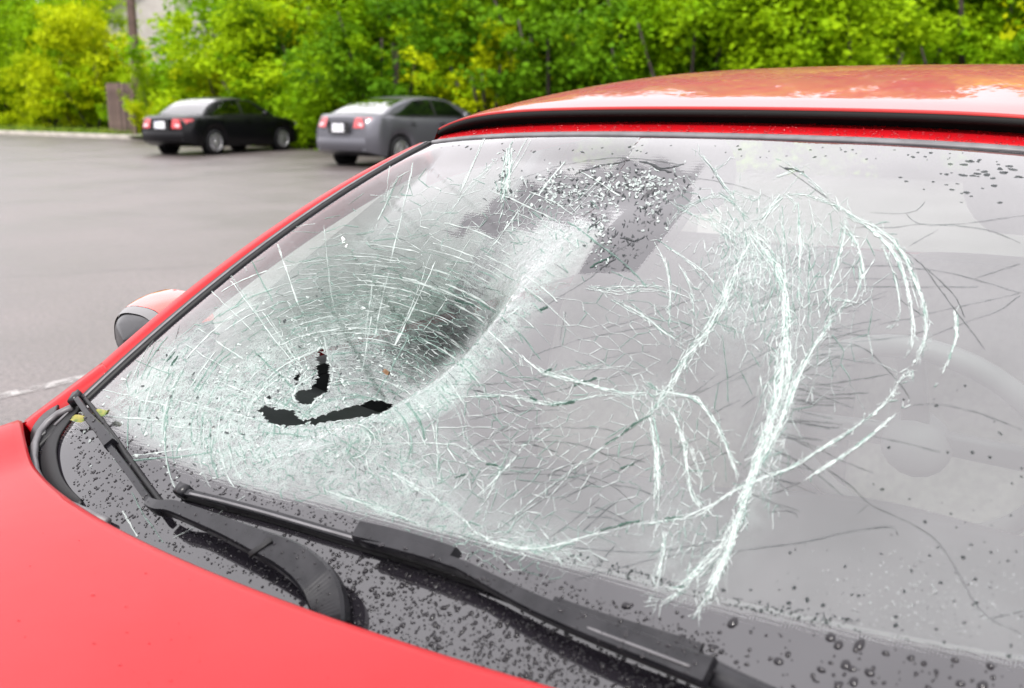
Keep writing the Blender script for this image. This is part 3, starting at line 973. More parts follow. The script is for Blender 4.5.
    for k in range(40):
        x, y = random.uniform(670, 790), random.uniform(240, 460)
        a = -.45 + random.gauss(0, .15); l = random.uniform(12, 45)
        q = np.array((x, y)); e = q + np.array((math.cos(a), math.sin(a))) * l
        dark.add(jitter_line([q, e], 6, .3), random.uniform(.32, .5), random.uniform(.3, .6), ridge=.1)
    for k in range(14):
        x, y = random.uniform(450, 640), random.uniform(360, 540)
        a = random.choice((.12, .35, -.6)) + random.gauss(0, .15); l = random.uniform(15, 60)
        q = np.array((x, y)); e = q + np.array((math.cos(a), math.sin(a))) * l; mdl = (q + e) / 2 + np.array((0, -random.uniform(0, 4)))
        dark.add(jitter_line(smooth_line([q, mdl, e], 4), 6, .3), random.uniform(.5, .9), random.uniform(.2, .45), ridge=.1)
    edge = Strokes(bvh)
    for pts in EDGES:
        edge.add(jitter_line(pts, 3, .5), random.uniform(1.8, 2.6), .9)
    for pts in BLACKS:
        dark.add(jitter_line(pts, 3, .8), random.uniform(1.8, 2.8), .95)
    white.build('crack_lines', crack_mat('fractured_glass', (.44, .49, .475), (.9, .95, .93)), ws)
    green.build('green_crack_lines', crack_mat('green_fractured_glass', (.19, .275, .245), (.6, .77, .70)), ws)
    dark.build('hairline_cracks', crack_mat('hairline', (.012, .016, .016), (.5, .55, .55)), ws)
    edge.build('open_crack_edges', crack_mat('glass_edge_green', (.005, .05, .03), (.1, .3, .22)), ws)

# ------------------------------------------------------------------ the red car
YF = -1.08            # nose of the car
def hood_edge_y(x):
    return -.150 + .2367 * x * x + .078 * x ** 4
def hood_z(x, y):
    u = hood_edge_y(x) - y
    z = .955 - .045 * x * x - .03 * u - .085 * u * u
    ax = abs(x)
    z += .012 * math.exp(-((ax - .52) / .10) ** 2) * min(1, u * 4) * .4      # soft shoulder line
    z += .032 * float(sm(.70, .86, ax)) * math.exp(-max(0, u) / .8)      # wing shoulder
    if ax > .855:
        z -= 9 * (ax - .855) ** 2
    return z

def build_red_car():
    car = thing('red_car', 'red car with a smashed windshield filling the foreground, wet roof and two black wipers', 'car')
    # hood: a pressed sheet, its rear edge rolled down
    mb = MB(); rows = []
    xs = np.linspace(-.89, .89, 81)
    for k, v in enumerate(np.linspace(0, 1, 34) ** 1.2):
        row = []
        for x in xs:
            ye = hood_edge_y(x)
            y = ye + (YF + .10 + .16 * x * x - ye) * v
            row.append(Vector((x, y, hood_z(x, y))))
        rows.append(row)
    lip1 = [p + Vector((0, .007, -.004)) for p in rows[0]]
    lip2 = [p + Vector((0, .009, -.014)) for p in rows[0]]
    lip3 = [p + Vector((0, -.02, -.024)) for p in rows[0]]
    mb.grid([lip3, lip2, lip1] + rows)
    mb.build('hood', RED, car)
    # fenders, doors and rear quarters: side skins with wheel openings
    wheels = (-.62, 1.92)
    def side_rows(y0, y1, n, sx):
        rows = []
        for y in np.linspace(y0, y1, n):
            zb = .24
            for wy in wheels:
                if abs(y - wy) < .36:
                    zb = max(zb, .32 + math.sqrt(.36 ** 2 - (y - wy) ** 2))
            if y < .16:
                xt = .882
                zt = hood_z(.88, min(y, hood_edge_y(.88))) - .006
            else:
                xt, zt = .845 + .037 * max(0, 1 - (y - .16) / .3), .93 + .03 * (y - .16) / 2
            plan = .10 * max(0, (-.5 - y)) ** 2 + .06 * max(0, y - 2.3) ** 2
            row = []
            for k in range(9):
                f = k / 8
                z = zt + (zb - zt) * f
                bulge = .03 * math.sin(math.pi * min(1, f * 1.15 + .0)) if f < .87 else .02
                row.append(Vector((sx * (xt + (bulge if f > 0 else 0) - plan), y, z)))
            rows.append(row)
        return rows
    for sx in (-1, 1):
        for nm, y0, y1, n in (('front_fender', YF + .18, .30, 40), ('side_door', .306, 1.30, 20), ('rear_quarter', 1.306, 2.75, 50)):
            mb = MB(); mb.grid(side_rows(y0, y1, n, sx))
            o = mb.build(nm, RED, car)
            if nm == 'side_door':
                hb = MB(); hb.box((sx * .885, 1.12, .80), (.03, .17, .03)); hb.build('handle', BLK, o, False)
        for wy in wheels:
            ax = .77 * sx
            t = MB()
            t.lathe([(.20, -.09), (.27, -.10), (.305, -.08), (.31, 0), (.305, .08), (.27, .10), (.20, .09)], (ax, wy, .31), 'x', 32)
            wo = t.build('wheel', TYRE, car)
            rm = MB(); rm.lathe([(.005, .06), (.06, .07), (.08, .05)], (ax, wy, .31), 'x', 20)
            rm.lathe([(.205, .08), (.19, .09), (.18, .05)], (ax, wy, .31), 'x', 32)
            for k in range(7):
                a = 2 * math.pi * k / 7
                rm.box((ax + sx * .055, wy + .13 * math.cos(a), .31 + .13 * math.sin(a)), (.03, .15, .035), Matrix.Rotation(a, 3, 'X'))
            rm.build('rim', ALLOY, wo, False)
    # nose: bumper, grille, headlights
    mb = MB(); rows = []
    for f in np.linspace(0, 1, 10):
        row = []
        for x in np.linspace(-.89, .89, 41):
            yt = YF + .10 + .16 * x * x
            zt = hood_z(x, yt)
            row.append(Vector((x, yt - .10 * math.sin(math.pi * min(1, f * .9 + .08)) , zt + (.22 - zt) * f)))
        rows.append(row)
    mb.grid(rows); nose = mb.build('front_bumper', RED, car)
    g = MB(); g.box((0, YF + .005, .47), (.9, .03, .16)); g.build('grille', BLK, nose, False)
    for sx in (-1, 1):
        h = MB(); h.lathe([(.001, -.02), (.06, -.016), (.10, .0), (.11, .03)], (sx * .60, YF + .04, .66), 'y', 24); h.build('headlight', CLEARL, car)
    # tail
    mb = MB(); rows = []
    for f in np.linspace(0, 1, 10):
        rows.append([Vector((x, 2.78 - .12 * abs(x / .8) ** 3 + .05 * math.sin(math.pi * f), .96 + (.24 - .96) * f)) for x in np.linspace(-.82, .82, 21)])
    mb.grid(rows); tg = mb.build('tailgate', RED, car)
    for sx in (-1, 1):
        h = MB(); h.box((sx * .72, 2.76, .80), (.14, .06, .22)); h.build('tail_light', LAMP, tg, False)
    # floor pan closes the body from below
    mb = MB(); mb.box((0, .9, .27), (1.5, 3.5, .05)); mb.build('floor_pan', DARK, car, False)
    mb = MB(); mb.box((0, .16, .56), (1.40, .03, .58)); mb.build('firewall', DARK, car, False)

    for sx in (-1, 1):
        mb = MB(); mb.box((sx * .772, 1.24, .61), (.02, 2.12, .61)); mb.box((sx * .787, 1.24, .927), (.05, 2.12, .02)); mb.build('door_trim', DASH, car, False)
    # trough below the hood edge
    mb = MB(); rows = []
    for v in np.linspace(0, 1, 5):
        rows.append([Vector((x, hood_edge_y(x) - .10 + .20 * v, .885 - .03 * v - .02 * x * x)) for x in np.linspace(-.80, .80, 41)])
    mb.grid(rows); mb.build('cowl_trough', BLK, car)

    ws, bvh = build_windshield(car)

    # smooth copy of the glass sheet for seating trim: surface point under a pixel, raised by h
    ss = np.linspace(-1.22, 1.0, 80); tt = np.linspace(-.22, 1.0, 60)
    S2, T2 = np.meshgrid(ss, tt)
    P2, N2 = Wf(S2, T2), Wn(S2, T2)
    fc = [(i * 80 + j, i * 80 + j + 1, (i + 1) * 80 + j + 1, (i + 1) * 80 + j) for i in range(59) for j in range(79)]
    cache = {}
    def on(px, py, h):
        k = round(h, 4)
        if k not in cache:
            cache[k] = BVHTree.FromPolygons([Vector(v) for v in (P2 + N2 * h).reshape(-1, 3)], fc)
        hit = cache[k].ray_cast(CAM, ray(px, py).normalized(), 6)
        if hit[0] is None:
            return None, None
        return hit[0], (hit[1] if hit[1].z > 0 else -hit[1])

    # rubber seal round the glass and red pillars
    def edge_curve(s_off, n_off, t0, t1, n=40, sx=-1):
        out, ups = [], []
        for t in np.linspace(t0, t1, n):
            p = Wf(np.array(1.0 * sx), np.array(t)); nm = Wn(np.array(1.0 * sx), np.array(t))
            e = Wf(np.array(.98 * sx), np.array(t)); lat = (p - e); lat /= np.linalg.norm(lat)
            out.append(Vector(p + lat * s_off + nm * n_off)); ups.append(Vector(nm))
        return out, ups
    for sx in (-1, 1):
        mb = MB()
        p, u = edge_curve(.010, -.004, -.10, 1.0, 40, sx); mb.sweep(p, lambda i: rsec(.028, .009, .4), u)
        p, u = edge_curve(.030, -.008, -.10, 1.0, 40, sx); mb.sweep(p, lambda i: rsec(.012, .007, .4), u)
        mb.build('pillar_seal', RUB, car)
        mb = MB()
        p, u = edge_curve(.006, .0045, .0, .995, 40, sx); mb.sweep(p, lambda i: rsec(.006, .003, .4), u)
        mb.build('seal_highlight', GRUB, car)  # grey line paints the highlight on the black seal
        mb = MB()
        p, u = edge_curve(.067, -.056, .02, 1.03, 40, sx)
        mb.sweep(p, lambda i: rsec(.046, .056, .35, 5), u)
        mb.build('pillar', RED, car)
    # header: seal, red strip
    def hdr(t_off_y, z_off, n=61):
        s = np.linspace(-1.0, 1.0, n)
        P = Wf(s, np.ones(n)); P[:, 1] += t_off_y; P[:, 2] += z_off
        return [Vector(v) for v in P]
    mb = MB()
    p = hdr(.006, -.002); mb.sweep(p, lambda i: [(q[0], q[1]) for q in rsec(.014, .0075, .4)], [Vector((0, -.45, .9))] * len(p))
    mb.build('header_seal', GRUB, car)
    mb = MB()
    mb.grid([hdr(.013, -.004), hdr(.015, .003), hdr(.022, .008), hdr(.045, .016), hdr(.075, .022), hdr(.12, .02)])
    mb.build('header_panel', RED, car)

    # roof panel with a raised black front edge
    RV = np.linspace(0, 1, 201)
    slope = np.interp(RV, [0, .03, .062, .30, .75, 1], [.20, .185, .128, .09, 0, -.07])
    RZ = .010 + np.concatenate([[0], np.cumsum((slope[1:] + slope[:-1]) / 2 * 1.62 / 200)])
    def roof_pt(s, v):
        q = (1 - Q4) * s * s + Q4 * s ** 4
        base = Wf(np.array(s), np.array(1.0))
        hw = (.650 + .03 * v)
        rise = float(np.interp(v, RV, RZ))
        x = s * hw
        y = base[1] + .040 + (1.62 - base[1] * .0) * v
        zc = RISE + .93 + .036 + rise - .024 * q - .022 * abs(s) ** 8
        return Vector((x, y, zc))
    mb = MB()
    S = np.linspace(-1, 1, 81)
    rows = [[roof_pt(s, 0) + Vector((0, .004, -.006)) for s in S], [roof_pt(s, 0) for s in S]]
    for v in np.linspace(0.04, 1, 90) ** 1.5:
        rows.append([roof_pt(s, v) for s in S])
    mb.grid(rows)
    for sx in (-1, 1):      # side returns down to the drip rail
        rr = []
        for k in range(4):
            rr.append([roof_pt(sx, v) + Vector((sx * .012 * k, 0, -.016 * k * (1 + .5 * k))) for v in np.linspace(0, 1, 40)])
        mb.grid(rr)
    mb.build('roof', ROOF, car)
    mb = MB()
    f0 = [roof_pt(s, 0) + Vector((0, .002, -.003)) for s in S]
    f1 = [p + Vector((0, -.006, -.004)) for p in f0]
    f2 = [p + Vector((0, -.004, -.010)) for p in f0]
    f3 = [p + Vector((0, .02, -.014)) for p in f0]
    f4 = [p + Vector((0, .05, -.035)) for p in f0]
    mb.grid([f0, f1, f2, f3, f4])
    mb.build('roof_edge_seal', DARK, car)

    # side glass, belt and rear of the cabin
    for sx in (-1, 1):
        mb = MB()
        rows = []
        for v in np.linspace(0, 1, 14):
            y_top = .86 + 1.50 * v; y_bot = .22 + 2.30 * v
            tp = roof_pt(sx, max(0, (y_top - .86) / 1.62)) + Vector((sx * .03, 0, -.06))
            bt = Vector((sx * .80, y_bot, .945 + .03 * v))
            rows.append([tp.lerp(bt, k / 5) for k in range(6)])
        mb.grid(rows); mb.build('side_window', SIDEGL, car)
        for v0 in (.42, .86):
            mb = MB(); y_top = .86 + 1.50 * v0; y_bot = .22 + 2.30 * v0
            tp = roof_pt(sx, (y_top - .86) / 1.62) + Vector((sx * .034, 0, -.05)); bt = Vector((sx * .806, y_bot, .94))
            mb.sweep([bt, tp], lambda i: rsec(.09, .03), [Vector((sx, 0, .2))] * 2); mb.build('side_pillar', BLK, car)
    mb = MB(); rows = []
    for f in np.linspace(0, 1, 6):
        rows.append([Vector((s * (.66 + .12 * f), 2.46 + .30 * f - .08 * s * s, 1.47 - .035 * s * s - .51 * f)) for s in np.linspace(-1, 1, 15)])
    mb.grid(rows); mb.build('rear_window', SIDEGL, car)

    # interior
    mb = MB(); rows = []
    for v in np.linspace(0, 1, 8):
        row = []
        for s in np.linspace(-1, 1, 41):
            p = Wf(np.array(s * .97), np.array(.05))
            row.append(Vector((p[0], p[1] + .50 * v + .0, p[2] - .03 + .02 * math.sin(math.pi * v) - .04 * v ** 3 + .035 * math.exp(-((s * .77 - .36) / .2) ** 2) * v)))
        rows.append(row)
    rows.append([p + Vector((0, .03, -.12)) for p in rows[-1]]); rows.append([p + Vector((0, -.05, -.30)) for p in rows[-2]])
    mb.grid(rows); dash = mb.build('dashboard', DASH, car)
    mb = MB(); pts = [Vector(Wf(np.array(s), np.array(.085)) + np.array([0, .012, -.022])) for s in np.linspace(-.95, .95, 40)]
    mb.sweep(pts, lambda i: rsec(.006, .003), [Vector((0, -.3, 1))] * len(pts)); mb.build('dash_trim', LEATHER, dash)
    mb = MB(); c = Vector((.37, .70, .965)); ax = Vector((0, .88, .47)).normalized(); e1 = Vector((1, 0, 0)); e2 = ax.cross(e1)
    rows = []
    for k in range(40):
        a = 2 * math.pi * k / 40
        d = e1 * math.cos(a) + e2 * math.sin(a)
        rows.append([c + d * (.185 + .016 * math.cos(b)) + ax * (.016 * math.sin(b)) for b in np.linspace(0, 2 * math.pi, 10)[:-1]])
    rows.append(rows[0]); mb.grid(rows, True)
    sw = mb.build('steering_wheel', LEATHER, car)
    mb = MB()
    for a in (0, math.pi, -math.pi / 2):
        d = e1 * math.cos(a) + e2 * math.sin(a)
        mb.sweep([c + ax * .01, c + d * .18], lambda i: rsec(.04, .014), [ax] * 2)
    mb.lathe([(.001, -.02), (.04, -.015), (.052, .01)], c, 'y', 16)
    mb.build('wheel_spokes', LEATHER, sw)
    for sx in (-1, 1):
        mb = MB(); rows = []
        for f in np.linspace(0, 1, 12):
            z = .52 + .62 * f; y = 1.22 + .22 * f
            wd = .235 + .03 * math.sin(math.pi * f) - .09 * max(0, f - .75) * 4 * .5
            rows.append([Vector((sx * .37 + wd * math.copysign(abs(math.cos(a)) ** .6, math.cos(a)), y + .075 * math.copysign(abs(math.sin(a)) ** .8, math.sin(a)), z)) for a in np.linspace(0, 2 * math.pi, 25)[:-1]])
        mb.grid(rows, True); mb.poly(rows[-1])
        mb.box((sx * .37, .98, .50), (.48, .52, .16))
        st = mb.build('seat', SEAT, car)
        mb = MB(); rows = []
        for f in np.linspace(0, 1, 9):
            r = max(.02, math.sin(math.pi * (.08 + .84 * f)) ** .45)
            rows.append([Vector((sx * .37 + .125 * r * math.cos(a), 1.49 + .055 * r * math.sin(a), 1.19 + .19 * f)) for a in np.linspace(0, 2 * math.pi, 21)[:-1]])
        mb.grid(rows, True); mb.poly(rows[-1]); mb.build('headrest', SEAT, st)
    mb = MB(); mb.box((0, 2.12, .72), (1.25, .2, .62)); mb.build('rear_bench', SEAT, car, False)
    mb = MB(); rows = []
    for v in np.linspace(.02, .95, 14):
        rows.append([roof_pt(s, v) + Vector((0, 0, -.035)) for s in np.linspace(-.97, .97, 15)])
    mb.grid(rows); mb.build('headliner', LINER, car)
    # mirror mount behind the glass and the rear view mirror
    mb = MB(); rows = []
    quad = [(655, 182), (692, 190), (634, 271), (580, 272)]
    pts = []
    for q in quad:
        p, n_ = on(q[0], q[1], -.010); pts.append((p, n_))
    lo = [p for p, _ in pts]; hi = [p - n_ * .035 for p, n_ in pts]
    b = MB(); b.poly(lo); b.poly(hi[::-1])
    for k in range(4):
        b.poly([lo[k], hi[k], hi[(k + 1) % 4], lo[(k + 1) % 4]])
    b.build('mirror_mount', BLK, car, False)
    mb = MB(); rows = []
    cx, n_ = on(560, 205, -.07)
    for k in range(9):
        f = -1 + 2 * k / 8
        r = max(.05, (1 - abs(f) ** 4)) ** .5
        rows.append([Vector((cx.x + .02 + .135 * f, cx.y + .03 + .03 * f + .012 * math.sin(a), cx.z - .012 + .036 * r * math.cos(a))) for a in np.linspace(0, 2 * math.pi, 17)[:-1]])
    mb.grid(rows, True); mb.poly(rows[0]); mb.poly(rows[-1])
    mb.build('rear_view_mirror', BLK, car)

    # door mirror on the far side, and its twin
    d = ray(157, 333); m_ = CAM + d * ((-.955 - CAM.x) / d.x); MIRC = (.955, m_.y, m_.z)
    print('mirror', MIRC)
    MS = .88
    for sx in (-1, 1):
        c = Vector((sx * MIRC[0], MIRC[1], MIRC[2]))
        mb = MB(); rows = []
        for k in range(13):
            f = k / 12
            r = (1 - (1 - f) ** 2.2) ** .5 if f < 1 else 1
            rows.append([c + Vector((MS * .105 * r * math.copysign(abs(math.cos(a)) ** .75, math.cos(a)), -.075 + .13 * f, MS * .078 * r * math.copysign(abs(math.sin(a)) ** .75, math.sin(a)))) for a in np.linspace(0, 2 * math.pi, 33)[:-1]])
        mb.grid(rows, True)
        hm = mb.build('door_mirror', MIRB, car)
        mb = MB(); rr = []
        for k in range(13):
            f = .36 + .64 * k / 12
            r = ((1 - (1 - f) ** 2.2) ** .5 if f < 1 else 1) * (1.03 + .05 * k / 12)
            a0, a1 = (R(15), R(265)) if sx < 0 else (R(-85), R(165))
            rr.append([c + Vector((MS * .105 * r * math.copysign(abs(math.cos(a)) ** .75, math.cos(a)), -.079 + .137 * f, MS * .078 * r * math.copysign(abs(math.sin(a)) ** .75, math.sin(a)))) for a in np.linspace(a0, a1, 20)])
        mb.grid(rr); mb.build('mirror_cap', ORANGE, hm)
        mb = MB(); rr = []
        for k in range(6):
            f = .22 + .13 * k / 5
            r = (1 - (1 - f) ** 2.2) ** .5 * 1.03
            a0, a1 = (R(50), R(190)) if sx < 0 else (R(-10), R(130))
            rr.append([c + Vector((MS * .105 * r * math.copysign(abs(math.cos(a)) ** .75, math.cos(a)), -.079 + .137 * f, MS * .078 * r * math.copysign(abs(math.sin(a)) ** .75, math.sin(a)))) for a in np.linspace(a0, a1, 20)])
        mb.grid(rr); mb.build('mirror_sheen_band', SKY_SHEEN, hm)  # lighter band paints the sky's reflection onto the black housing
        mb = MB(); mb.poly([c + Vector((.1 * math.cos(a), .056, .072 * math.sin(a))) for a in np.linspace(0, 2 * math.pi, 25)[:-1]]); mb.build('mirror_glass', CHROME, hm, False)
        mb = MB(); mb.sweep([c + Vector((-sx * .08, .01, -.04)), Vector((sx * .80, .40, .93))], lambda i: rsec(.06, .04), [Vector((0, 0, 1))] * 2); mb.build('mirror_foot', BLK, hm)

    # wing behind the hood corner, running up into the pillar
    mb = MB()
    path = smooth_line([(26, 425), (36, 417), (48, 408), (64, 396), (84, 381), (104, 366)], 4)
    q = [on(x, y, .006) for x, y in path]
    mb.sweep([p for p, _ in q], lambda i: [(.03, -.09), (.028, -.012), (.02, 0), (-.004, .003), (-.02, -.004), (-.03, -.03), (-.034, -.09)], [n_ for _, n_ in q]); mb.build('wing_top', RED, car)
    mb = MB()
    q = [on(x, y, .002) for x, y in smooth_line([(40, 440), (41, 428), (48, 418), (58, 412)], 4)]
    mb.sweep([p for p, _ in q], lambda i: rsec(.03, .006, .4), [n_ for _, n_ in q]); mb.build('cowl_end', BLK, car)
    # lower corner: black gasket and curved grey rubber strip
    mb = MB()
    path = [(75, 409), (60, 416), (50, 424), (42, 434), (37, 446), (36, 460), (38, 473), (45, 486), (54, 496), (66, 504), (84, 512), (110, 524)]
    q = [on(x, y, .004) for x, y in path]
    mb.sweep([p for p, _ in q], lambda i: rsec(.012, .010, .4), [n_ for _, n_ in q]); mb.build('corner_gasket', GRUB, car)
    mb = MB()
    path = [(84, 404), (72, 416), (62, 428), (54, 440), (50, 454), (51, 468), (56, 482), (66, 494), (82, 505)]
    q = [on(x, y, .0015) for x, y in smooth_line(path, 3)]
    mb.sweep([p for p, _ in q], lambda i: rsec(.006 + .022 * math.sin(math.pi * i / (len(q) - 1)) ** .6, .004, .4), [n_ for _, n_ in q]); mb.build('corner_seal', RUB, car)

    build_cracks(ws, bvh)
    wip = build_wipers(car, on)
    build_drops(car, ws, bvh, wip)
    return car, on

def build_wipers(car, on):
    objs = []
    def path(pts, h):
        P, U = [], []
        for i, q in enumerate(pts):
            hh = h(i) if callable(h) else h
            p, n_ = on(q[0], q[1], hh)
            P.append(p); U.append(n_)
        return P, U
    def dens(pts, k=6):
        return [tuple(q) for q in smooth_line(pts, k)]
    # --- passenger wiper
    pts = dens([(334, 622), (331, 606), (323, 588), (309, 572), (290, 559), (268, 549), (250, 541), (225, 530), (200, 520), (178, 512), (163, 511), (155, 508)])
    n = len(pts)
    wid = np.interp(np.linspace(0, 1, n), [0, .15, .32, .44, .47, .6, .85, 1], [.040, .045, .040, .034, .032, .026, .018, .013])
    P, U = path(pts, lambda i: float(np.interp(i / n, [0, .2, .45, .9, 1], [.014, .030, .044, .030, .024])))
    mb = MB(); mb.sweep(P, lambda i: bsec(wid[i], .016), U)
    w1 = mb.build('wiper', WBLK, car, False); objs.append(w1)
    pts = dens([(156, 509), (145, 494), (130, 473), (112, 449), (98, 428), (86, 411), (79, 401)], 4)
    P, U = path(pts, .018)
    mb = MB(); mb.sweep(P, lambda i: bsec(.0095, .008), U); o = mb.build('wiper_arm', WBLK, w1, False); objs.append(o)
    pts = dens([(114, 448), (104, 434), (92, 421)], 4); P, U = path(pts, .016)
    mb = MB(); mb.sweep(P, lambda i: bsec(.019 - .0006 * i, .014), U); o = mb.build('blade_bracket', WBLK, w1, False); objs.append(o)
    pts = dens([(166, 508), (150, 487), (135, 466), (118, 442), (102, 420), (90, 404), (82, 396)], 4); P, U = path(pts, .003)
    mb = MB(); mb.sweep(P, lambda i: bsec(.006, .014), U); o = mb.build('wiper_blade', RUB, w1); objs.append(o)
    P, U = path([(76, 406), (81, 397)], .012)
    mb = MB(); mb.sweep(P, lambda i: bsec(.016, .014), U); o = mb.build('end_clip', WBLK, w1)
    P, U = path([(250, 556), (262, 547), (272, 540)], .0585)
    mb = MB(); mb.sweep(P, lambda i: rsec(.008, .003), U); mb.build('hinge_gap', RUB, w1)
    # --- driver wiper
    pts = dens([(366, 540), (385, 545), (415, 553), (455, 567), (470, 573), (500, 589), (540, 609), (590, 630), (640, 649), (690, 668), (712, 676)], 5)
    n = len(pts)
    wid = np.interp(np.linspace(0, 1, n), [0, .05, .2, .26, .35, .7, 1], [.017, .020, .018, .014, .013, .023, .030])
    P, U = path(pts, lambda i: float(np.interp(i / n, [0, .3, 1], [.026, .036, .046])))
    mb = MB(); mb.sweep(P, lambda i: bsec(wid[i], .013), U)
    w2 = mb.build('wiper', WBLK, car, False); objs.append(w2)
    pts = dens([(362, 536), (400, 545), (440, 557), (456, 563)], 4); P, U = path(pts, .026)
    mb = MB(); mb.sweep(P, lambda i: bsec(.025, .017), U); o = mb.build('blade_bracket', WBLK, w2, False); objs.append(o)
    pts = dens([(183, 493), (220, 502), (265, 514), (310, 527), (360, 542)], 5); P, U = path(pts, .012)
    mb = MB(); mb.sweep(P, lambda i: bsec(.011, .007), U); o = mb.build('wiper_spring', WBLK, w2, False); objs.append(o)
    pts = dens([(183, 497), (220, 507), (265, 519), (310, 532), (360, 548), (420, 566), (480, 586), (540, 608), (600, 629), (660, 646), (703, 655)], 4)
    P, U = path(pts, .001)
    mb = MB(); mb.sweep(P, lambda i: bsec(.0065, .012), U); o = mb.build('wiper_blade', RUB, w2); objs.append(o)
    pts = dens([(555, 604), (600, 620), (660, 638), (702, 652)], 4); P, U = path(pts, .013)
    mb = MB(); mb.sweep(P, lambda i: bsec(.012, .008), U); o = mb.build('wiper_spring', WBLK, w2, False); objs.append(o)
    pts = dens([(190, 494), (220, 501), (265, 513), (310, 526), (356, 539)], 5); P, U = path(pts, .0185)
    mb = MB(); mb.sweep(P, lambda i: rsec(.0035, .0022), U); mb.build('spring_highlight', GRUB, w2)  # lighter strip paints the highlight along the spring
    pts = dens([(470, 572), (500, 588), (540, 608), (590, 629), (640, 648), (690, 667)], 4); P, U = path(pts, lambda i: .0455 + .0006 * i)
    mb = MB(); mb.sweep(P, lambda i: rsec(.0025, .002), U); mb.build('arm_highlight', GRUB, w2)  # grey strip stands in for the highlight down the arm
    P, U = path([(182, 492), (190, 495)], .008)
    mb = MB(); mb.sweep(P, lambda i: bsec(.018, .014), U); mb.build('end_cap', WBLK, w2)
    pts = dens([(700, 672), (716, 680), (740, 692), (775, 708)], 3); P, U = path(pts, .016)
    mb = MB(); mb.sweep(P, lambda i: bsec(.026, .020), U); mb.build('pivot_cap', WBLK, w2)
    return objs

def water_mat(name, body, ior=1.33):
    """a drop in optical contact with what lies under it: body None = clear"""
    m = bpy.data.materials.new(name)
    m.use_nodes = True
    t = m.node_tree
    if body is not None:
        b = t.nodes['Principled BSDF']
        b.inputs['Base Color'].default_value = (*body, 1); b.inputs['Roughness'].default_value = .02; b.inputs['IOR'].default_value = ior
        return m
    t.nodes.remove(t.nodes['Principled BSDF'])
    out = t.nodes['Material Output']
    rf = N(m, 'ShaderNodeBsdfTransparent'); rf.inputs[0].default_value = (.50, .52, .52, 1)
    gl = N(m, 'ShaderNodeBsdfGlossy'); gl.inputs['Roughness'].default_value = 0
    fr = N(m, 'ShaderNodeFresnel'); fr.inputs[0].default_value = ior
    ge = N(m, 'ShaderNodeNewGeometry'); iv = N(m, 'ShaderNodeMath', operation='SUBTRACT'); iv.inputs[0].default_value = 1; L(m, ge.outputs['Backfacing'], iv.inputs[1])
    fm = N(m, 'ShaderNodeMath', operation='MULTIPLY'); L(m, fr.outputs[0], fm.inputs[0]); L(m, iv.outputs[0], fm.inputs[1])
    x = N(m, 'ShaderNodeMixShader'); L(m, fm.outputs[0], x.inputs[0]); L(m, rf.outputs[0], x.inputs[1]); L(m, gl.outputs[0], x.inputs[2])
    L(m, x.outputs[0], out.inputs[0])
    return m

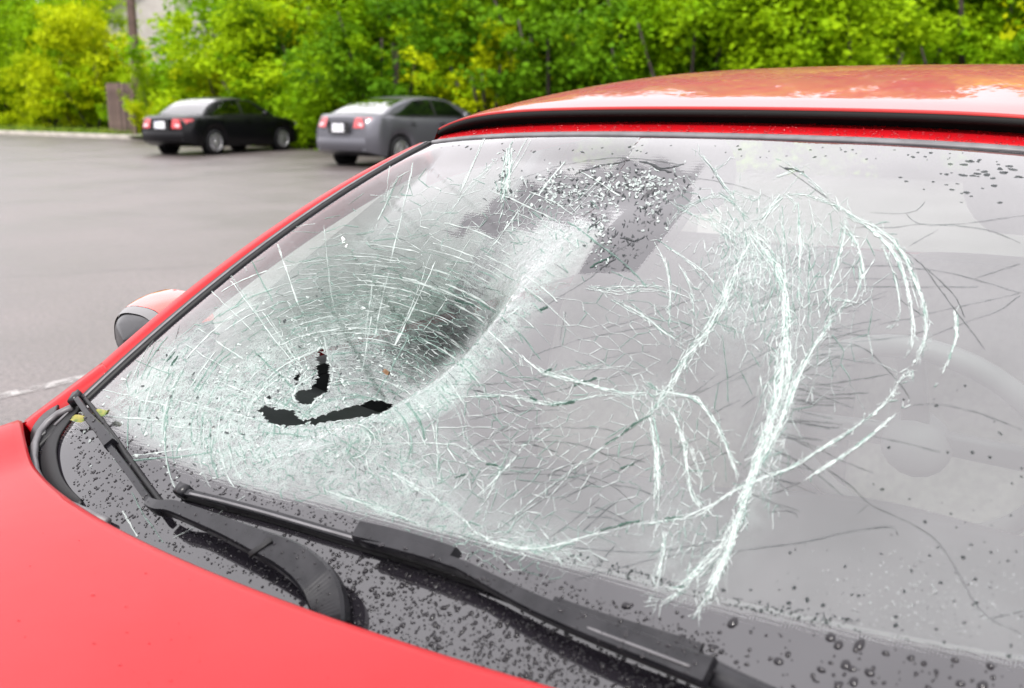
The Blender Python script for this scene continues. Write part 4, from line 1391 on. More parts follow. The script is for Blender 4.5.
def build_drops(car, ws, bvh, wip):
    SETS = {k: ([], []) for k in ('band', 'clear', 'paint')}
    cur = ['band']
    def drop(p, n_, r, h, stretch=1.0, ang=0.0):
        u = Vector((0, .87, .5)) - n_ * Vector((0, .87, .5)).dot(n_); u.normalize()
        v = n_.cross(u)
        V, F = SETS[cur[0]]
        b = len(V)
        seg = 9
        ph = random.uniform(0, 6)
        am = random.uniform(.05, .22)
        for rr, hh in ((1.0, 0.0), (.88, .5), (.55, .86)):
            for k in range(seg):
                a = 2 * math.pi * k / seg
                q = r * rr * (1 + am * math.sin(2 * a + ph) + am * .5 * math.sin(3 * a - ph))
                V.append(p + u * (q * stretch * math.sin(a)) + v * (q * math.cos(a)) + n_ * (h * hh + .0003))
        V.append(p + n_ * (h + .0003))
        for k in range(seg):
            j = (k + 1) % seg
            F.append((b + k, b + j, b + seg + j, b + seg + k))
            F.append((b + seg + k, b + seg + j, b + 2 * seg + j, b + 2 * seg + k))
            F.append((b + 2 * seg + k, b + 2 * seg + j, b + 3 * seg))
    dg = bpy.context.evaluated_depsgraph_get()
    trees = [bvh]
    for o in wip:
        trees.append(BVHTree.FromPolygons([v.co for v in o.data.vertices], [tuple(p.vertices) for p in o.data.polygons]))
    hood = next(o for o in car.children if o.name == 'hood'); head = next(o for o in car.children if o.name == 'header_panel')
    for o in (hood, head):
        trees.append(BVHTree.FromPolygons([v.co for v in o.data.vertices], [tuple(p.vertices) for p in o.data.polygons]))
    def first(px, py):
        d = ray(px, py).normalized(); best = None; bi = -1
        for i, t in enumerate(trees):
            h = t.ray_cast(CAM, d, 6)
            if h[0] is not None and (best is None or h[3] < best[3]):
                best, bi = h, i
        return best, bi
    def scatter(poly, n, rpx, allow, hk=.55, tail=2.0, stretch=(.8, 1.3)):
        poly = np.array(poly, float); lo, hi = poly.min(0), poly.max(0)
        k = 0; tries = 0
        while k < n and tries < n * 12:
            tries += 1
            q = RNG.uniform(lo, hi)
            if not in_poly(q[None], poly)[0]:
                continue
            h, i = first(*q)
            if h is None or i not in allow:
                continue
            n_ = h[1] if h[1].dot(CAM - h[0]) > 0 else -h[1]
            r = (rpx[0] + (rpx[1] - rpx[0]) * random.random() ** tail) * h[3] / FPX
            drop(h[0], n_, r, r * hk * random.uniform(.7, 1.1), random.uniform(*stretch))
            k += 1
    cur[0] = 'band'
    glass = {0}; parts = set(range(1, 1 + len(wip)))
    scatter([(70, 430), (110, 420), (200, 476), (330, 512), (450, 545), (560, 580), (720, 640), (720, 688), (530, 688), (345, 622), (160, 545), (75, 500)], 2100, (.45, 1.7), glass)
    scatter([(270, 540), (420, 570), (520, 620), (530, 685), (345, 620)], 240, (.9, 3.4), glass, tail=2.6)
    scatter([(520, 600), (720, 688), (530, 688)], 150, (.8, 3.0), glass)
    scatter([(610, 600), (1024, 670), (1024, 688), (740, 688)], 120, (.8, 5.0), glass, tail=3.2)
    cur[0] = 'clear'
    scatter([(760, 540), (1024, 560), (1024, 668), (700, 606)], 120, (.5, 2.4), glass, tail=3.5)
    scatter([(560, 560), (700, 600), (860, 634), (860, 620), (700, 590), (580, 550)], 260, (.5, 1.6), glass)
    scatter([(895, 160), (1024, 165), (1024, 205), (960, 205), (900, 185)], 30, (1.2, 3.4), glass, hk=.2, stretch=(.5, .9))
    scatter([(900, 155), (1024, 160), (1024, 175), (930, 180)], 8, (3, 5), glass, hk=.18, stretch=(.4, .6))
    scatter([(440, 142), (1024, 150), (1024, 164), (440, 150)], 60, (.7, 1.9), glass, hk=.2)
    scatter([(870, 380), (1024, 380), (1024, 560), (870, 560)], 34, (.7, 1.9), glass, hk=.3)
    cur[0] = 'band'
    scatter([(60, 390), (90, 390), (340, 560), (345, 625), (240, 545), (150, 520)], 110, (.5, 1.7), parts)
    scatter([(360, 535), (460, 560), (720, 650), (715, 688), (640, 670), (450, 580)], 90, (.8, 2.8), parts, hk=.4)
    cur[0] = 'paint'
    hid, eid = 1 + len(wip), 2 + len(wip)
    scatter([(0, 450), (120, 530), (400, 650), (400, 688), (0, 688)], 26, (.8, 3.2), {hid}, hk=.2, stretch=(.3, .6))
    scatter([(440, 120), (700, 118), (1024, 130), (1024, 150), (700, 134), (440, 140)], 900, (.5, 1.7), {eid}, hk=.5)
    for k, m, par in (('band', water_mat('water_over_black', (.012, .011, .013)), ws), ('clear', water_mat('water_over_glass', None, 1.2), ws), ('paint', water_mat('water_over_paint', (.22, .003, .006)), car)):
        new('water_droplets', SETS[k][0], SETS[k][1], m, par, True, 'stuff')

# ------------------------------------------------------------------ parked sedans
def body_rings(spec):
    Ln, Wd = spec['L'], spec['W']
    xs = np.linspace(0, Ln, 74)
    top = lambda x: np.interp(x, spec['top'][0], spec['top'][1])
    rings = []
    for x in xs:
        zb = np.interp(x, [0, .25, .6, Ln - .6, Ln - .2, Ln], [.34, .27, .20, .18, .22, .30])
        for wx in spec['wheels']:
            if abs(x - wx) < .37:
                zb = max(zb, .30 + math.sqrt(.37 ** 2 - (x - wx) ** 2))
        zt = top(x)
        e = min(x / .42, 1.0); e2 = min((Ln - x) / .75, 1.0)
        plan = Wd / 2 * (1 - .20 * (1 - e) ** 2.4 - .30 * (1 - e2) ** 2.2)
        ring = []
        prof = [(0, .95), (.18, .985), (.4, 1.0), (.62, .995), (.8, .975), (.93, .94), (1.0, .88)]
        for f, k in prof:
            ring.append((x, -plan * k, zb + (zt - zb) * f))
        for f in np.linspace(-.75, .75, 7):
            ring.append((x, plan * .88 * f, zt + .028 * (1 - f * f)))
        for f, k in prof[::-1]:
            ring.append((x, plan * k, zb + (zt - zb) * f))
        # ends: the tail and nose bow outwards at bumper height
        out = []
        for (a, b, c) in ring:
            hz = (c - .55) / .4
            sh = 0
            if x < .45:
                sh += (.09 * hz * hz * (1 - x / .45)) + (.10 * (b / (Wd / 2)) ** 2) * (1 - x / .45)
            if x > Ln - .6:
                k = 1 - (Ln - x) / .6
                sh -= (.12 * max(0, hz) ** 1.5 + .22 * (b / (Wd / 2)) ** 2) * k
            out.append(Vector((a + sh, b, c)))
        rings.append(out)
    return rings

def cabin_pt(spec, x, k):
    """k 0..1 from the right belt over the roof to the left belt"""
    Wd = spec['W']
    zr = float(np.interp(x, spec['roofx'], spec['roofz']))
    zb = float(np.interp(x, spec['top'][0], spec['top'][1])) - .01
    hb = Wd / 2 * .90; ht = Wd / 2 * (.66 + .02 * math.sin(x))
    zr = max(zr, zb + .002)
    fr = (zr - zb) / (max(spec['roofz']) - zb)
    hw_top = hb + (ht - hb) * min(1, fr)
    a = k * 2 - 1
    if abs(a) > .5:
        f = (1 - abs(a)) / .5                     # side wall
        y = hb + (hw_top - hb) * f ** 1.15
        z = zb + (zr - zb) * .93 * f
    else:
        f = abs(a) / .5
        y = hw_top * (1 - (1 - f) ** 1.0)
        z = zb + (zr - zb) * (.93 + .07 * (1 - f ** 2.6))
    return Vector((x, math.copysign(y, a), z))

def smooth_interp(x, y, n=9):
    """rounded version of a polyline profile"""
    p = smooth_line(list(zip(x, y)), n)
    p = np.array(p); o = np.argsort(p[:, 0])
    return p[o, 0], p[o, 1]

def make_sedan(spec, label, loc, rz):
    car = thing(spec['name'], label, 'car', loc, rz)
    spec['top'] = smooth_interp(*spec['top']); rx, rzv = smooth_interp(*spec['roof'])
    spec['roofx'], spec['roofz'] = rx, rzv
    rings = body_rings(spec)
    mb = MB(); mb.grid(rings, False)
    mb.poly(rings[0][::-1]); mb.poly(rings[-1])
    m = len(rings[0])
    for i in range(len(rings) - 1):      # underside
        mb.poly([rings[i][0], rings[i + 1][0], rings[i + 1][m - 1], rings[i][m - 1]])
    body = mb.build('body', spec['paint'], car)
    mb = MB()
    x0, x1 = spec['cab']
    xs = np.linspace(x0, x1, 46); ks = np.linspace(0, 1, 33)
    mb.grid([[cabin_pt(spec, x, k) for k in ks] for x in xs])
    mb.build('roof', spec['paint'], car)
    def pane(name, xr, kr, push, matl, nx=12, nk=8, shear=None):
        mb = MB(); rows = []
        for i, u in enumerate(np.linspace(0, 1, nx)):
            row = []
            for v in np.linspace(0, 1, nk):
                k = kr[0] + (kr[1] - kr[0]) * v
                a = xr[0](v) if callable(xr[0]) else xr[0]; b = xr[1](v) if callable(xr[1]) else xr[1]
                x = a + (b - a) * u
                p = cabin_pt(spec, x, k); q = cabin_pt(spec, x, min(1, k + .01)); r_ = cabin_pt(spec, x + .02, k)
                n = (r_ - p).cross(q - p)
                if n.length > 1e-9:
                    n.normalize()
                if n.z < 0 and abs(k - .5) < .25:
                    n = -n
                if abs(k - .5) >= .25 and n.y * (k - .5) < 0:
                    n = -n
                row.append(p + n * push)
            rows.append(row)
        mb.grid(rows)
        return mb.build(name, matl, car)
    a0, a1, a2, a3 = spec['roofkey']          # rear glass foot, roof start, roof end, windshield foot
    for k0, k1 in ((.03, .225), (.97, .775)):
        mid = spec['bpillar']
        lean_r = lambda v: a0 + .22 + (a1 - a0 - .05) * v
        lean_f = lambda v: a3 - .20 - (a3 - a2 - .16) * v
        pane('rear_side_window', (lean_r, mid - .035), (k0, k1), .006, CARGL)
        pane('front_side_window', (mid + .035, lean_f), (k0, k1), .006, CARGL)
        pane('window_divider', (mid - .035, mid + .035), (k0, k1), .008, BLK, 3)
        pane('window_trim', (a0 + .15, a3 - .12), (k0 - math.copysign(.02, .5 - k0), k0), .006, BLK, 14, 3)
    pane('rear_window', (a0 + .03, a1 + .02), (.27, .73), .006, CARGL, 12, 12)
    pane('front_window', (a2 + .02, a3 - .03), (.27, .73), .006, CARGL, 12, 12)
    Wd = spec['W']
    for wx in spec['wheels']:
        for sy in (-1, 1):
            y = sy * (Wd / 2 - .10)
            ar = MB(); ar.lathe([(.001, 0), (.37, 0), (.37, sy * .08)], (wx, sy * (Wd / 2 - .17), .30), 'y', 28); ar.build('wheel_arch', DARK, car)
            t = MB(); t.lathe([(.20, -.09), (.28, -.095), (.305, -.07), (.31, 0), (.305, .07), (.28, .095), (.20, .09)], (wx, y, .31), 'y', 30)
            wh = t.build('wheel', TYRE, car)
            rm = MB()
            rm.lathe([(.001, sy * .085), (.05, sy * .085), (.06, sy * .07)], (wx, y, .31), 'y', 14)
            rm.lathe([(.215, sy * .09), (.20, sy * .095), (.19, sy * .06)], (wx, y, .31), 'y', 28)
            rm.lathe([(.001, sy * .03), (.205, sy * .03)], (wx, y, .31), 'y', 28)
            for k in range(spec['spokes']):
                a = 2 * math.pi * k / spec['spokes']
                rm.box((wx + .125 * math.cos(a), y + sy * .07, .31 + .125 * math.sin(a)), (.17, .025, spec['spoke_w']), Matrix.Rotation(-a, 3, 'Y'))
            rm.build('rim', ALLOY, wh, False)
    # tail: lamps wrap the corner, plate, bumper line
    def tail_pt(yf, z, out=.0):
        """point on the tail at lateral fraction yf and height z"""
        best = None
        y = yf * Wd / 2
        # walk the first rings to find the surface
        ring = rings[0]
        m_ = [p for p in ring]
        xs_ = .09 * ((z - .55) / .4) ** 2 + .10 * yf * yf
        return Vector((xs_ - out, y * .80, z))
    for sy in (-1, 1):
        z0, z1 = spec['lampz']; w0 = spec['lampw']
        mb = MB(); rows = []
        for f in np.linspace(0, 1, 10):
            yf = w0 + (1.0 - w0) * min(1, f * 1.5)
            back = max(0, f - .6) / .4
            rows.append([tail_pt(yf, z0 + (z1 - z0) * v * (1 - .15 * back) + .02 * back, .022) * 1.0 + Vector((spec['lampside'] * back, .022 * back * 1.0 + 0, 0)) * 1.0 if False else
                         Vector(((tail_pt(yf, z0 + (z1 - z0) * v, .02)).x + spec['lampside'] * back, sy * ((tail_pt(yf, .7).y) + (.115 * back ** .8) * Wd / 1.75), z0 + (z1 - z0) * v)) for v in np.linspace(0, 1, 5)])
        mb.grid(rows); lamp = mb.build('tail_light', LAMP, car)
        mb = MB(); mb.box((tail_pt((w0 + .9) / 2, (z0 + z1) / 2, .028).x, sy * (w0 + .9) / 2 * Wd / 2 * .80, z0 + (z1 - z0) * .3), (.012, .17, (z1 - z0) * .25)); mb.build('reversing_lens', CLEARL, lamp, False)
    mb = MB(); p = tail_pt(0, spec['platez'], .03); mb.box(p, (.012, .33, .17)); mb.build('licence_plate', PLATE, car, False)
    mb = MB(); p = tail_pt(0, spec['platez'], .018); mb.box(p, (.012, .56, .24)); mb.build('plate_recess', BLK, car, False)
    mb = MB(); rows = []
    for z in np.linspace(.34, .60, 7):
        rows.append([tail_pt(f, z, .035 * math.sin(math.pi * (z - .30) / .34)) for f in np.linspace(-.99, .99, 25)])
    mb.grid(rows); mb.build('rear_bumper', spec['bumper'], car)
    for sy in (-1, 1):
        for hx in (spec['bpillar'] - .82, spec['bpillar'] + .12):
            mb = MB(); mb.box((hx, sy * (Wd / 2 - .012), float(np.interp(hx, *spec['top'])) - .12), (.18, .03, .03)); mb.build('door_handle', spec['paint'], car, False)
        mb = MB(); mb.lathe([(.001, -.07), (.05, -.06), (.07, 0), (.06, .05)], (a3 - .45, sy * (Wd / 2 + .06), float(np.interp(a3 - .45, *spec['top'])) + .05), 'x', 14); mb.build('door_mirror', spec['paint'], car)
        h = MB(); h.lathe([(.001, .0), (.08, -.02), (.10, -.08)], (spec['L'] - .22, sy * Wd / 2 * .68, .66), 'x', 14); h.build('headlight', CLEARL, car)
    return car

BLACKP = mat('black_paint', (.003, .003, .004), .3, 0, .15, .22, .03)
GREYP = mat('grey_metallic_paint', (.09, .09, .105), .36, .5, .4, .5, .04)

def build_sedans():
    hd = YAW - R(0)
    # headings: tail towards the camera's left, nose away to the right
    def place(px, py, ang):
        g = ground(px, py)
        view = math.atan2(g.y - CAM.y, g.x - CAM.x)
        return g, view - ang
    g, a = place(162, 156.0, R(46))
    make_sedan(dict(name='parked_sedan', L=4.55, W=1.72, wheels=(.98, 3.50), paint=BLACKP, bumper=BLACKP,
                    top=([0, .12, .5, .85, 1.2, 3.0, 3.5, 4.0, 4.40], [.86, .92, .95, .95, .93, .92, .88, .80, .66]),
                    roof=([.66, .80, 1.05, 1.35, 1.75, 2.2, 2.6, 2.95, 3.25], [.93, 1.05, 1.22, 1.33, 1.38, 1.37, 1.30, 1.12, .93]),
                    cab=(.66, 3.25), roofkey=(.68, 1.35, 2.55, 3.2), bpillar=2.05, spokes=6, spoke_w=.05,
                    lampz=(.66, .88), lampw=.52, lampside=.16, platez=.74),
               'black sedan parked at the lot edge, further left of the two sedans', (g.x, g.y, 0), a)
    g, a = place(339, 167.5, R(46))
    make_sedan(dict(name='parked_sedan', L=4.50, W=1.77, wheels=(.95, 3.58), paint=GREYP, bumper=GREYP,
                    top=([0, .12, .45, .75, 1.2, 3.0, 3.5, 4.1, 4.5], [.98, 1.05, 1.06, 1.05, 1.0, .96, .92, .82, .66]),
                    roof=([.50, .70, 1.0, 1.4, 1.9, 2.4, 2.8, 3.15, 3.5], [1.04, 1.13, 1.26, 1.37, 1.42, 1.40, 1.32, 1.15, .95]),
                    cab=(.50, 3.5), roofkey=(.52, 1.35, 2.7, 3.4), bpillar=2.12, spokes=5, spoke_w=.07,
                    lampz=(.80, 1.0), lampw=.56, lampside=.22, platez=.80),
               'grey sedan parked nearer, its nose hidden by the red car', (g.x, g.y, 0), a)

# ------------------------------------------------------------------ trees, shrubs and what stands among them
def leaf_mat(name, c1, c2):
    m = bpy.data.materials.new(name)
    m.use_nodes = True
    t = m.node_tree; b = t.nodes['Principled BSDF']; out = t.nodes['Material Output']
    oi = N(m, 'ShaderNodeObjectInfo')
    tcn = N(m, 'ShaderNodeTexCoord')
    n = N(m, 'ShaderNodeTexNoise'); n.inputs['Scale'].default_value = 1.3; n.inputs['Detail'].default_value = 4
    L(m, tcn.outputs['Object'], n.inputs['Vector'])
    ad = N(m, 'ShaderNodeMath', operation='MULTIPLY_ADD'); ad.inputs[1].default_value = .5
    L(m, oi.outputs['Random'], ad.inputs[0]); L(m, n.outputs['Fac'], ad.inputs[2])
    r = N(m, 'ShaderNodeMapRange'); r.inputs['From Min'].default_value = .45; r.inputs['From Max'].default_value = 1.05
    L(m, ad.outputs[0], r.inputs['Value'])
    x = N(m, 'ShaderNodeMix', data_type='RGBA'); x.inputs[6].default_value = (*c1, 1); x.inputs[7].default_value = (*c2, 1)
    L(m, r.outputs[0], x.inputs[0])
    L(m, x.outputs[2], b.inputs['Base Color'])
    b.inputs['Roughness'].default_value = .7
    b.inputs['Specular IOR Level'].default_value = .06
    tl = N(m, 'ShaderNodeBsdfTranslucent')
    L(m, x.outputs[2], tl.inputs[0])
    mxs = N(m, 'ShaderNodeMixShader'); mxs.inputs[0].default_value = .4
    L(m, b.outputs[0], mxs.inputs[1]); L(m, tl.outputs[0], mxs.inputs[2]); L(m, mxs.outputs[0], out.inputs[0])
    return m

def leaf_cloud(clumps, per, size, rad, rng):
    """many small folded leaves gathered in clumps; returns vertex and face arrays"""
    cl = np.repeat(np.array(clumps), per, axis=0)
    n = len(cl)
    d = rng.normal(0, 1, (n, 3)); d /= np.linalg.norm(d, axis=1, keepdims=True)
    r = rad * rng.uniform(0, 1, (n, 1)) ** .5
    c = cl[:, :3] + d * r * np.array([1.15, 1.15, .8]) * cl[:, 3:4]
    a = rng.normal(0, 1, (n, 3)); a[:, 2] = a[:, 2] * .5 - .25; a /= np.linalg.norm(a, axis=1, keepdims=True)
    up = rng.normal(0, .55, (n, 3)) + np.array([0, 0, 1.0]) + d * .5
    s = np.cross(a, up); s /= np.linalg.norm(s, axis=1, keepdims=True) + 1e-9
    nn = np.cross(s, a)
    l = size * rng.uniform(.6, 1.3, (n, 1)); w_ = l * rng.uniform(.32, .5, (n, 1))
    v = np.stack([c - a * l * .5, c + s * w_ - nn * w_ * .3, c + a * l * .5, c - s * w_ - nn * w_ * .3], 1).reshape(-1, 3)
    f = np.arange(n * 4).reshape(n, 4)
    tri = np.stack([f[:, [0, 1, 2]], f[:, [0, 2, 3]]], 1).reshape(-1, 3)
    return v, tri

def np_mesh(name, v, f, m):
    me = bpy.data.meshes.new(name)
    me.vertices.add(len(v)); me.vertices.foreach_set('co', v.astype(np.float32).reshape(-1))
    k = f.shape[1]
    me.loops.add(f.size); me.loops.foreach_set('vertex_index', f.astype(np.int32).reshape(-1))
    me.polygons.add(len(f)); me.polygons.foreach_set('loop_start', np.arange(0, f.size, k, dtype=np.int32))
    me.materials.append(m)
    me.update(calc_edges=True); me.validate()
    return me

BARK = mat('bark', (.07, .05, .04), .9)
noise_col(BARK, (.022, .016, .013), (.05, .036, .028), 6, bump=.6, bdist=.02, bscale=30)

def crown_clumps(kind, rng):
    """clump centres (x, y, z, scale) for a plant of unit recipe"""
    out = []
    if kind == 'tree':            # 10 m tree, leafy from 1.5 m
        lobes = [(rng.normal(0, 1.3), rng.normal(0, 1.3), z, rng.uniform(1.3, 2.2)) for z in np.linspace(2.2, 9.0, 13)]
        for (x, y, z, r) in lobes:
            r *= 1 - .35 * abs(z - 5) / 5
            for k in range(19):
                d = rng.normal(0, 1, 3); d /= np.linalg.norm(d)
                q = r * rng.uniform(.55, 1.05)
                out.append((x + d[0] * q, y + d[1] * q, z + d[2] * q * .8, rng.uniform(.55, 1.35)))
    elif kind == 'shrub':         # 4 m bush with leaves to the ground
        lobes = [(rng.normal(0, .9), rng.normal(0, .9), z, rng.uniform(.8, 1.4)) for z in np.linspace(.5, 3.4, 10)]
        for (x, y, z, r) in lobes:
            for k in range(16):
                d = rng.normal(0, 1, 3); d /= np.linalg.norm(d)
                q = r * rng.uniform(.5, 1.05)
                out.append((x + d[0] * q, y + d[1] * q, max(.15, z + d[2] * q * .75), rng.uniform(.5, 1.2)))
    else:                         # light arching shrub in sprays
        for k in range(26):
            a = rng.uniform(0, 6.28); h = rng.uniform(1.6, 4.2); rch = rng.uniform(.6, 2.0)
            for t in np.linspace(.15, 1, 8):
                out.append((math.cos(a) * rch * t ** 1.4 + rng.normal(0, .12), math.sin(a) * rch * t ** 1.4 + rng.normal(0, .12), h * (t - .28 * t ** 3) + .1, rng.uniform(.4, .8)))
    return out

def make_plant(kind, seed, leafm, name, per, size, rad):
    rng = np.random.default_rng(seed)
    cl = crown_clumps(kind, rng)
    v, f = leaf_cloud(cl, per, size, rad, rng)
    crown = np_mesh('crown', v, f, leafm)
    mb = MB()
    if kind == 'tree':
        pts = [Vector((.25 * math.sin(z * .5 + seed), .2 * math.cos(z * .7 + seed), z)) for z in np.linspace(-.1, 8.6, 12)]
        mb.tube(pts, lambda i: .19 * (1 - i / 12.5) + .02, 8)
        for k in range(9):
            z = rng.uniform(2.2, 7); a = rng.uniform(0, 6.28); l = rng.uniform(1.2, 2.6)
            b = Vector((.25 * math.sin(z * .5 + seed), .2 * math.cos(z * .7 + seed), z))
            mb.tube([b + Vector((math.cos(a) * l * t, math.sin(a) * l * t, l * .75 * t - .15 * t * t)) for t in (0, .35, .7, 1)], lambda i: .07 * (1 - i / 4) + .012, 6)
    else:
        for k in range(7):
            a = rng.uniform(0, 6.28); l = rng.uniform(.5, 1.3); h = rng.uniform(1.6, 3.0)
            mb.tube([Vector((math.cos(a) * (.1 + l * t), math.sin(a) * (.1 + l * t), h * t - .05)) for t in (0, .35, .7, 1)], lambda i: .05 * (1 - i / 4) + .01, 6)
    tmp = mb.build('trunk', BARK)
    tm = tmp.data
    bpy.data.objects.remove(tmp)
    return crown, tm

def build_greenery():
    LM = [leaf_mat('leaves_yellow_green', (.26, .36, .003), (.44, .49, .004)),
          leaf_mat('leaves_mid_green', (.13, .27, .003), (.30, .43, .004)),
          leaf_mat('leaves_deep_green', (.055, .15, .004), (.14, .27, .005))]
    protos = {}
    for kind, per, size, rad in (('tree', 58, .17, .62), ('shrub', 62, .13, .46), ('spray', 46, .12, .36)):
        for mi in range(3):
            for sd_ in range(2):
                if kind == 'tree' and mi == 0 and sd_ == 1:
                    continue
                protos[(kind, mi, sd_)] = make_plant(kind, 31 * mi + 7 * sd_ + len(kind), LM[mi], kind, per, size, rad)
    rng = random.Random(5)
    used = []
    def plant(kind, mi, loc, sc, label, name, cat, group, sd_=0):
        if (kind, mi, sd_) not in protos:
            sd_ = 0
        cr, tm = protos[(kind, mi, sd_)]
        t = thing(name, label, cat, loc, rng.uniform(0, 6.28), group)
        t.scale = (sc * rng.uniform(.9, 1.12), sc * rng.uniform(.9, 1.12), sc * rng.uniform(.9, 1.1))
        for nm, me in (('crown', cr), ('trunk', tm)):
            o = bpy.data.objects.new(nm, me); C.objects.link(o); o.parent = t
        return t
    # the back edge of the lot runs from far left to nearer right
    A, B_, D = ground(-120, 122), ground(120, 137), ground(305, 149)
    line = [A, B_, D, D + Vector((6.5, -1.2, 0)), D + Vector((14, -2.2, 0)), D + Vector((24, -2.5, 0)), D + Vector((36, -4, 0))]
    line = [Vector((p.x, p.y, 0)) for p in line]
    cum = [0]
    for a, b in zip(line, line[1:]):
        cum.append(cum[-1] + (b - a).length)
    def at(s, off):
        for i in range(len(line) - 1):
            if s <= cum[i + 1] or i == len(line) - 2:
                d = (line[i + 1] - line[i]).normalized()
                p = line[i] + d * (s - cum[i])
                return p + Vector((-d.y, d.x, 0)) * off
    tot = cum[-1]
    def where(p):
        d = p - CAM
        z = d.dot(FW)
        return 512 + FPX * d.dot(RT) / z
    tone = ['yellow-green', 'mid green', 'dark green']
    s = 4.0
    k = 0
    specs = []
    while s < tot:                        # front row of shrubs
        p = at(s, rng.uniform(1.0, 2.2))
        specs.append(('shrub' if rng.random() < .6 else 'spray', rng.choice((0, 1, 1, 1, 2)), p, rng.uniform(.75, 1.15), 'shrub'))
        s += rng.uniform(1.5, 2.3)
    s = 1.0
    while s < tot:                        # taller bushes right behind
        p = at(s, rng.uniform(3.0, 4.6))
        specs.append(('shrub', rng.choice((0, 1, 1, 2)), p, rng.uniform(1.25, 1.75), 'shrub'))
        s += rng.uniform(2.2, 3.2)
    s = -2.0
    while s < tot:
        p = at(s, rng.uniform(6, 8.5))
        specs.append(('tree', rng.choice((0, 1, 1, 2)), p, rng.uniform(.64, .84), 'tree'))
        s += rng.uniform(2.2, 3.4)
    s = -6.0
    while s < tot:
        p = at(s, rng.uniform(11, 16))
        specs.append(('tree', rng.choice((0, 1, 2)), p, rng.uniform(.74, .98), 'tree'))
        s += rng.uniform(2.6, 3.6)
    todo = []
    for kind, mi, p, sc, cat in specs:
        x = where(p)
        depth = (p - CAM).dot(FW)
        # keep the view of the pole and the house open
        if cat == 'tree' and x < 420:
            free = (abs(x - 153) - 16) * depth / FPX / 3.5
            if free < .4:
                continue
            sc = min(sc, free) if depth < 60 else sc
        if cat == 'shrub' and 60 < x < 215:
            free = (abs(x - 156) - 8) * depth / FPX / 1.9
            if free < sc:
                sc = min(sc, .58)
            if 98 < x < 138:
                continue
        todo.append((kind, mi, p, sc, x, cat))
    todo.sort(key=lambda q: q[4])
    groups = {}
    for q in todo:
        kind, mi, p, sc, x, cat = q
        lo = x < 110
        zone = ('left of the frame' if x < -50 else 'at the far left' if x < 110 else 'behind the black sedan' if x < 310 else 'behind the grey sedan' if x < 470 else
                'beyond the roof, left half' if x < 740 else 'beyond the roof, right half' if x < 1075 else 'right of the frame')
        form = {'tree': 'trees', 'shrub': 'rounded shrubs', 'spray': 'arching shrubs'}[kind]
        big = 'tall ' if kind == 'shrub' and sc > 1.2 else ''
        groups.setdefault(f'{big}{tone[mi]} {form} {zone}', []).append(q)
    ORD = ['leftmost', 'second from left', 'third from left', 'fourth from left', 'fifth from left', 'sixth from left', 'seventh from left', 'eighth from left', 'ninth from left', 'tenth from left', 'eleventh from left', 'twelfth from left']
    for gname, lst in groups.items():
        for i, (kind, mi, p, sc, x, cat) in enumerate(lst):
            if len(lst) == 1:
                lab = 'lone ' + gname.replace('trees', 'tree').replace('shrubs', 'shrub') + (' in the green belt' if 'roof' not in gname else '')
            else:
                lab = (ORD[i] if i < len(lst) - 1 else 'rightmost') + ' of the ' + gname
            nm = {'tree': 'leafy_tree', 'shrub': 'rounded_shrub', 'spray': 'arching_shrub'}[kind]
            plant(kind, mi, p, sc, lab, nm, cat, gname, rng.randrange(2))
    # the round pale bush at the kerb, left of the fence
    p = ground(66, 133)
    p = Vector((p.x, p.y, 0)) + Vector((-.6, 1.2, 0))
    plant('shrub', 0, p, 1.22, 'round bright yellow-green bush at the kerb left of the wooden fence', 'round_bush', 'bush', None)
    plant('spray', 0, p + Vector((.4, -.5, 0)), .8, 'low pale spray of leaves at the foot of the round yellow-green bush', 'leafy_spray', 'bush', None)
    g = ground(96, 131)
    plant('tree', 1, CAM + (Vector((g.x, g.y, 0)) - CAM) * 1.06 - Vector((0, 0, (CAM.z) * -.06)), .62, 'green tree behind the round yellow-green bush, left of the utility pole', 'leafy_tree', 'tree', None)
    g = ground(154, 138)
    sp_ = plant('spray', 1, Vector((g.x, g.y, 0)), .5, 'leafy spray hiding the foot of the utility pole', 'leafy_spray', 'bush', None)
    sp_.scale = (.42, .42, .75)
    g = ground(133, 141)
    plant('spray', 0, Vector((g.x, g.y + .6, 0)), .42, 'small bright bush by the kerb end beside the black sedan', 'small_bush', 'bush', None)
    return line

